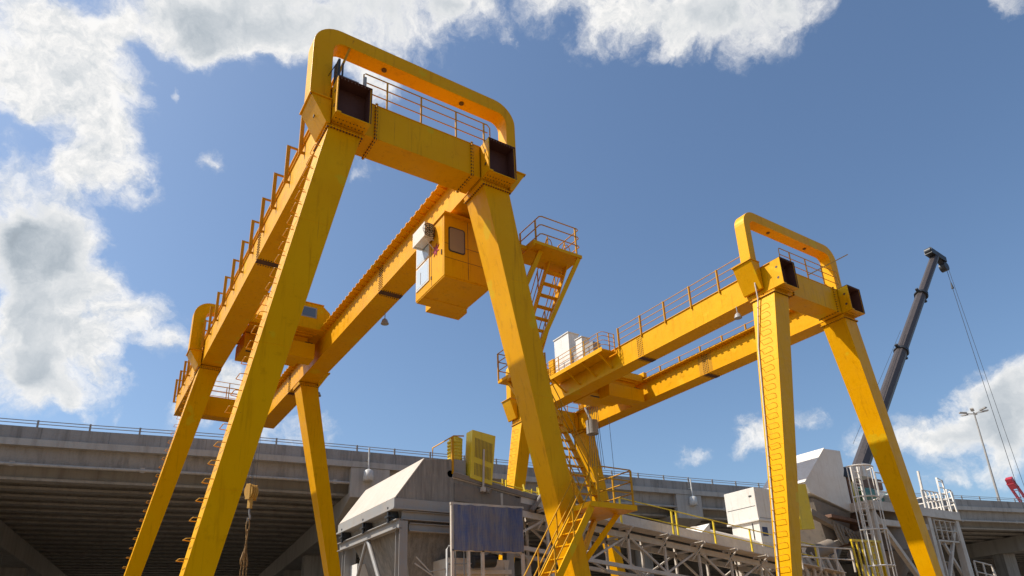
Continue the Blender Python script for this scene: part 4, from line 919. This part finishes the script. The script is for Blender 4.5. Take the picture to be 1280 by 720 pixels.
# (pixel x, y, radius px, thickness, greyness) kept as world directions
BL = [(30, 60, 95, 1, 0), (95, 60, 80, 1, 0), (110, 130, 75, 1, 0), (30, 120, 60, .8, 0), (130, 190, 58, .95, 0), (165, 235, 36, .8, 0), (95, 235, 55, .95, 0), (10, 210, 50, .8, .1), (20, 290, 80, 1.1, .9), (60, 330, 80, 1.1, .9), (110, 300, 45, .9, .2), (130, 360, 50, .95, .15), (175, 410, 42, .85, 0), (120, 420, 60, .95, .15), (40, 410, 80, 1, .5), (15, 480, 75, 1, .6), (75, 465, 60, .95, .4), (130, 455, 36, .8, .1), (30, 390, 50, .9, 0),
      (190, 5, 55, .8, .2), (240, 20, 55, .9, .3), (300, 10, 75, .95, .5), (360, 10, 70, .9, .5), (265, 40, 38, .8, .1), (340, 50, 36, .75, 0), (310, 60, 26, .65, 0), (385, 45, 34, .7, 0), (440, 0, 90, .7, .7), (500, 20, 80, .62, .8), (560, 8, 70, .68, .6), (620, 5, 50, .62, .3), (420, 50, 40, .6, .3), (150, 40, 40, .7, 0),
      (700, 0, 45, .8, 0), (755, 12, 48, .9, 0), (810, 20, 58, 1, .2), (870, 15, 62, .95, .5), (930, 25, 68, .9, .9), (985, 0, 65, .8, .8), (835, 62, 26, .7, 0), (745, 45, 26, .65, 0), (720, 66, 20, .55, 0), (1020, 0, 45, .6, .6), (1268, 0, 28, .8, .2),
      (1255, 490, 52, 1, .45), (1210, 510, 42, .95, .3), (1180, 545, 44, .9, .5), (1235, 545, 62, .95, .8), (1285, 520, 60, 1, .6), (1145, 548, 36, .68, .05), (1115, 545, 32, .6, 0), (1280, 575, 50, .75, .5), (1210, 600, 32, .65, .1), (1175, 602, 32, .7, 0), (1075, 555, 34, .68, 0), (1250, 600, 30, .6, .2),
      (940, 530, 32, .8, .1), (920, 550, 24, .7, 0), (962, 545, 26, .7, .1), (1012, 522, 26, .55, 0), (985, 525, 28, .58, 0), (852, 566, 19, .65, 0), (876, 563, 16, .6, 0),
      (225, 515, 30, .75, .05), (255, 500, 34, .8, .05), (300, 480, 40, .8, 0), (290, 455, 26, .7, 0), (345, 530, 46, .75, .1), (395, 540, 32, .7, 0), (330, 500, 34, .75, 0), (210, 440, 22, .6, 0), (258, 203, 20, .6, 0), (222, 118, 9, .5, 0), (176, 95, 24, .55, 0), (165, 120, 20, .55, 0), (465, 205, 32, .62, 0), (440, 85, 36, .75, 0), (470, 110, 30, .6, 0), (645, 50, 14, .4, 0), (1088, 36, 10, .45, 0), (570, 15, 18, .5, 0), (488, 484, 10, .35, 0), (128, 508, 13, .45, 0), (80, 505, 22, .5, .1)]
def vmath(op, a, b=None, outp=0):
    n_ = N(nt, 'ShaderNodeVectorMath', operation=op)
    for i, x in ((0, a), (1, b)):
        if x is None: continue
        if hasattr(x, 'is_linked'): nt.links.new(x, n_.inputs[i])
        else: n_.inputs[i].default_value = x
    return n_.outputs[outp]
def mth(op, a, b=None, c_=None, clamp=False):
    n_ = N(nt, 'ShaderNodeMath', operation=op); n_.use_clamp = clamp
    for i, x in ((0, a), (1, b), (2, c_)):
        if x is None: continue
        if hasattr(x, 'is_linked'): nt.links.new(x, n_.inputs[i])
        else: n_.inputs[i].default_value = x
    return n_.outputs[0]
dirv = vmath('NORMALIZE', tc.outputs['Generated'])
def fbm(vec, sc, det, ro, col=False):
    n_ = N(nt, 'ShaderNodeTexNoise'); n_.inputs['Scale'].default_value = sc; n_.inputs['Detail'].default_value = det; n_.inputs['Roughness'].default_value = ro; nt.links.new(vec, n_.inputs['Vector']); return n_.outputs['Color' if col else 'Fac']
w1 = vmath('SCALE', vmath('SUBTRACT', fbm(dirv, 7, 2, .5, True), (.5, .5, .5))); w1.node.inputs['Scale'].default_value = .10
w2 = vmath('SCALE', vmath('SUBTRACT', fbm(dirv, 26, 5, .6, True), (.5, .5, .5))); w2.node.inputs['Scale'].default_value = .045
dw = vmath('ADD', vmath('ADD', dirv, w1), w2)
dens = None; grey = None
for (x, y, r_, wt, gr) in BL:
    c_ = pxdir(x, y); rad = (pxdir(x + r_ * .7, y) - pxdir(x - r_ * .7, y)).length / 2 * 1.43 * 1.18
    dist = vmath('DISTANCE', dw, tuple(c_), outp=1)
    f = mth('SUBTRACT', wt, mth('MULTIPLY', dist, wt / rad), clamp=True)
    dens = f if dens is None else mth('ADD', dens, f)
    if gr:
        gq = mth('MULTIPLY', f, gr)
        grey = gq if grey is None else mth('ADD', grey, gq)
grey = mth('MINIMUM', grey, 1.)
dens = mth('MINIMUM', dens, 1.25)
big = fbm(dirv, 6.5, 4, .5); fine = fbm(dw, 17, 12, .68); fine2 = fbm(vmath('ADD', dw, tuple(to_sun * .012)), 17, 12, .68)
tot = mth('ADD', mth('MULTIPLY', dens, 1.2), mth('ADD', mth('MULTIPLY', mth('SUBTRACT', big, .5), .9), mth('MULTIPLY', mth('SUBTRACT', fine, .5), 1.9)))
cov = N(nt, 'ShaderNodeMapRange', interpolation_type='SMOOTHSTEP'); cov.inputs[1].default_value = .10; cov.inputs[2].default_value = 1.12; nt.links.new(tot, cov.inputs[0])
covm = mth('MULTIPLY', cov.outputs[0], mth('MULTIPLY', dens, 7., clamp=True))
edge = N(nt, 'ShaderNodeMapRange', interpolation_type='SMOOTHSTEP'); edge.inputs[1].default_value = .6; edge.inputs[2].default_value = 2.0; nt.links.new(tot, edge.inputs[0])
relief = mth('MULTIPLY', mth('SUBTRACT', fine, fine2), .75)
lum = mth('ADD', 1.0, mth('MULTIPLY', relief, mth('SUBTRACT', 1.1, grey)))
lum = mth('SUBTRACT', lum, mth('MULTIPLY', mth('MULTIPLY', grey, edge.outputs[0]), .27))
lum = mth('SUBTRACT', lum, mth('MULTIPLY', edge.outputs[0], mth('MULTIPLY', big, .16)))
lum = mth('MINIMUM', mth('MAXIMUM', lum, .62), 1.04)
tint = N(nt, 'ShaderNodeMix', data_type='RGBA'); nt.links.new(mth('MULTIPLY', mth('SUBTRACT', lum, .68), 3., clamp=True), tint.inputs[0]); tint.inputs[6].default_value = (.84, .95, 1.05, 1); tint.inputs[7].default_value = (1., .985, .96, 1)
ccol = vmath('SCALE', tint.outputs[2]); nt.links.new(mth('MULTIPLY', mth('POWER', lum, 1.7), 1. / SKYS * .76), ccol.node.inputs['Scale'])
mixn = N(nt, 'ShaderNodeMix', data_type='RGBA'); nt.links.new(mth('MULTIPLY', covm, .96), mixn.inputs[0]); nt.links.new(vmath('MULTIPLY', sky.outputs[0], (.93, 1.06, 1.15)), mixn.inputs[6]); nt.links.new(ccol, mixn.inputs[7])
nt.links.new(mixn.outputs[2], bg.inputs[0])

C.view_settings.view_transform = 'Standard'; C.view_settings.look = 'None'; C.view_settings.exposure = .30; C.view_settings.gamma = 1
C.view_settings.use_curve_mapping = False
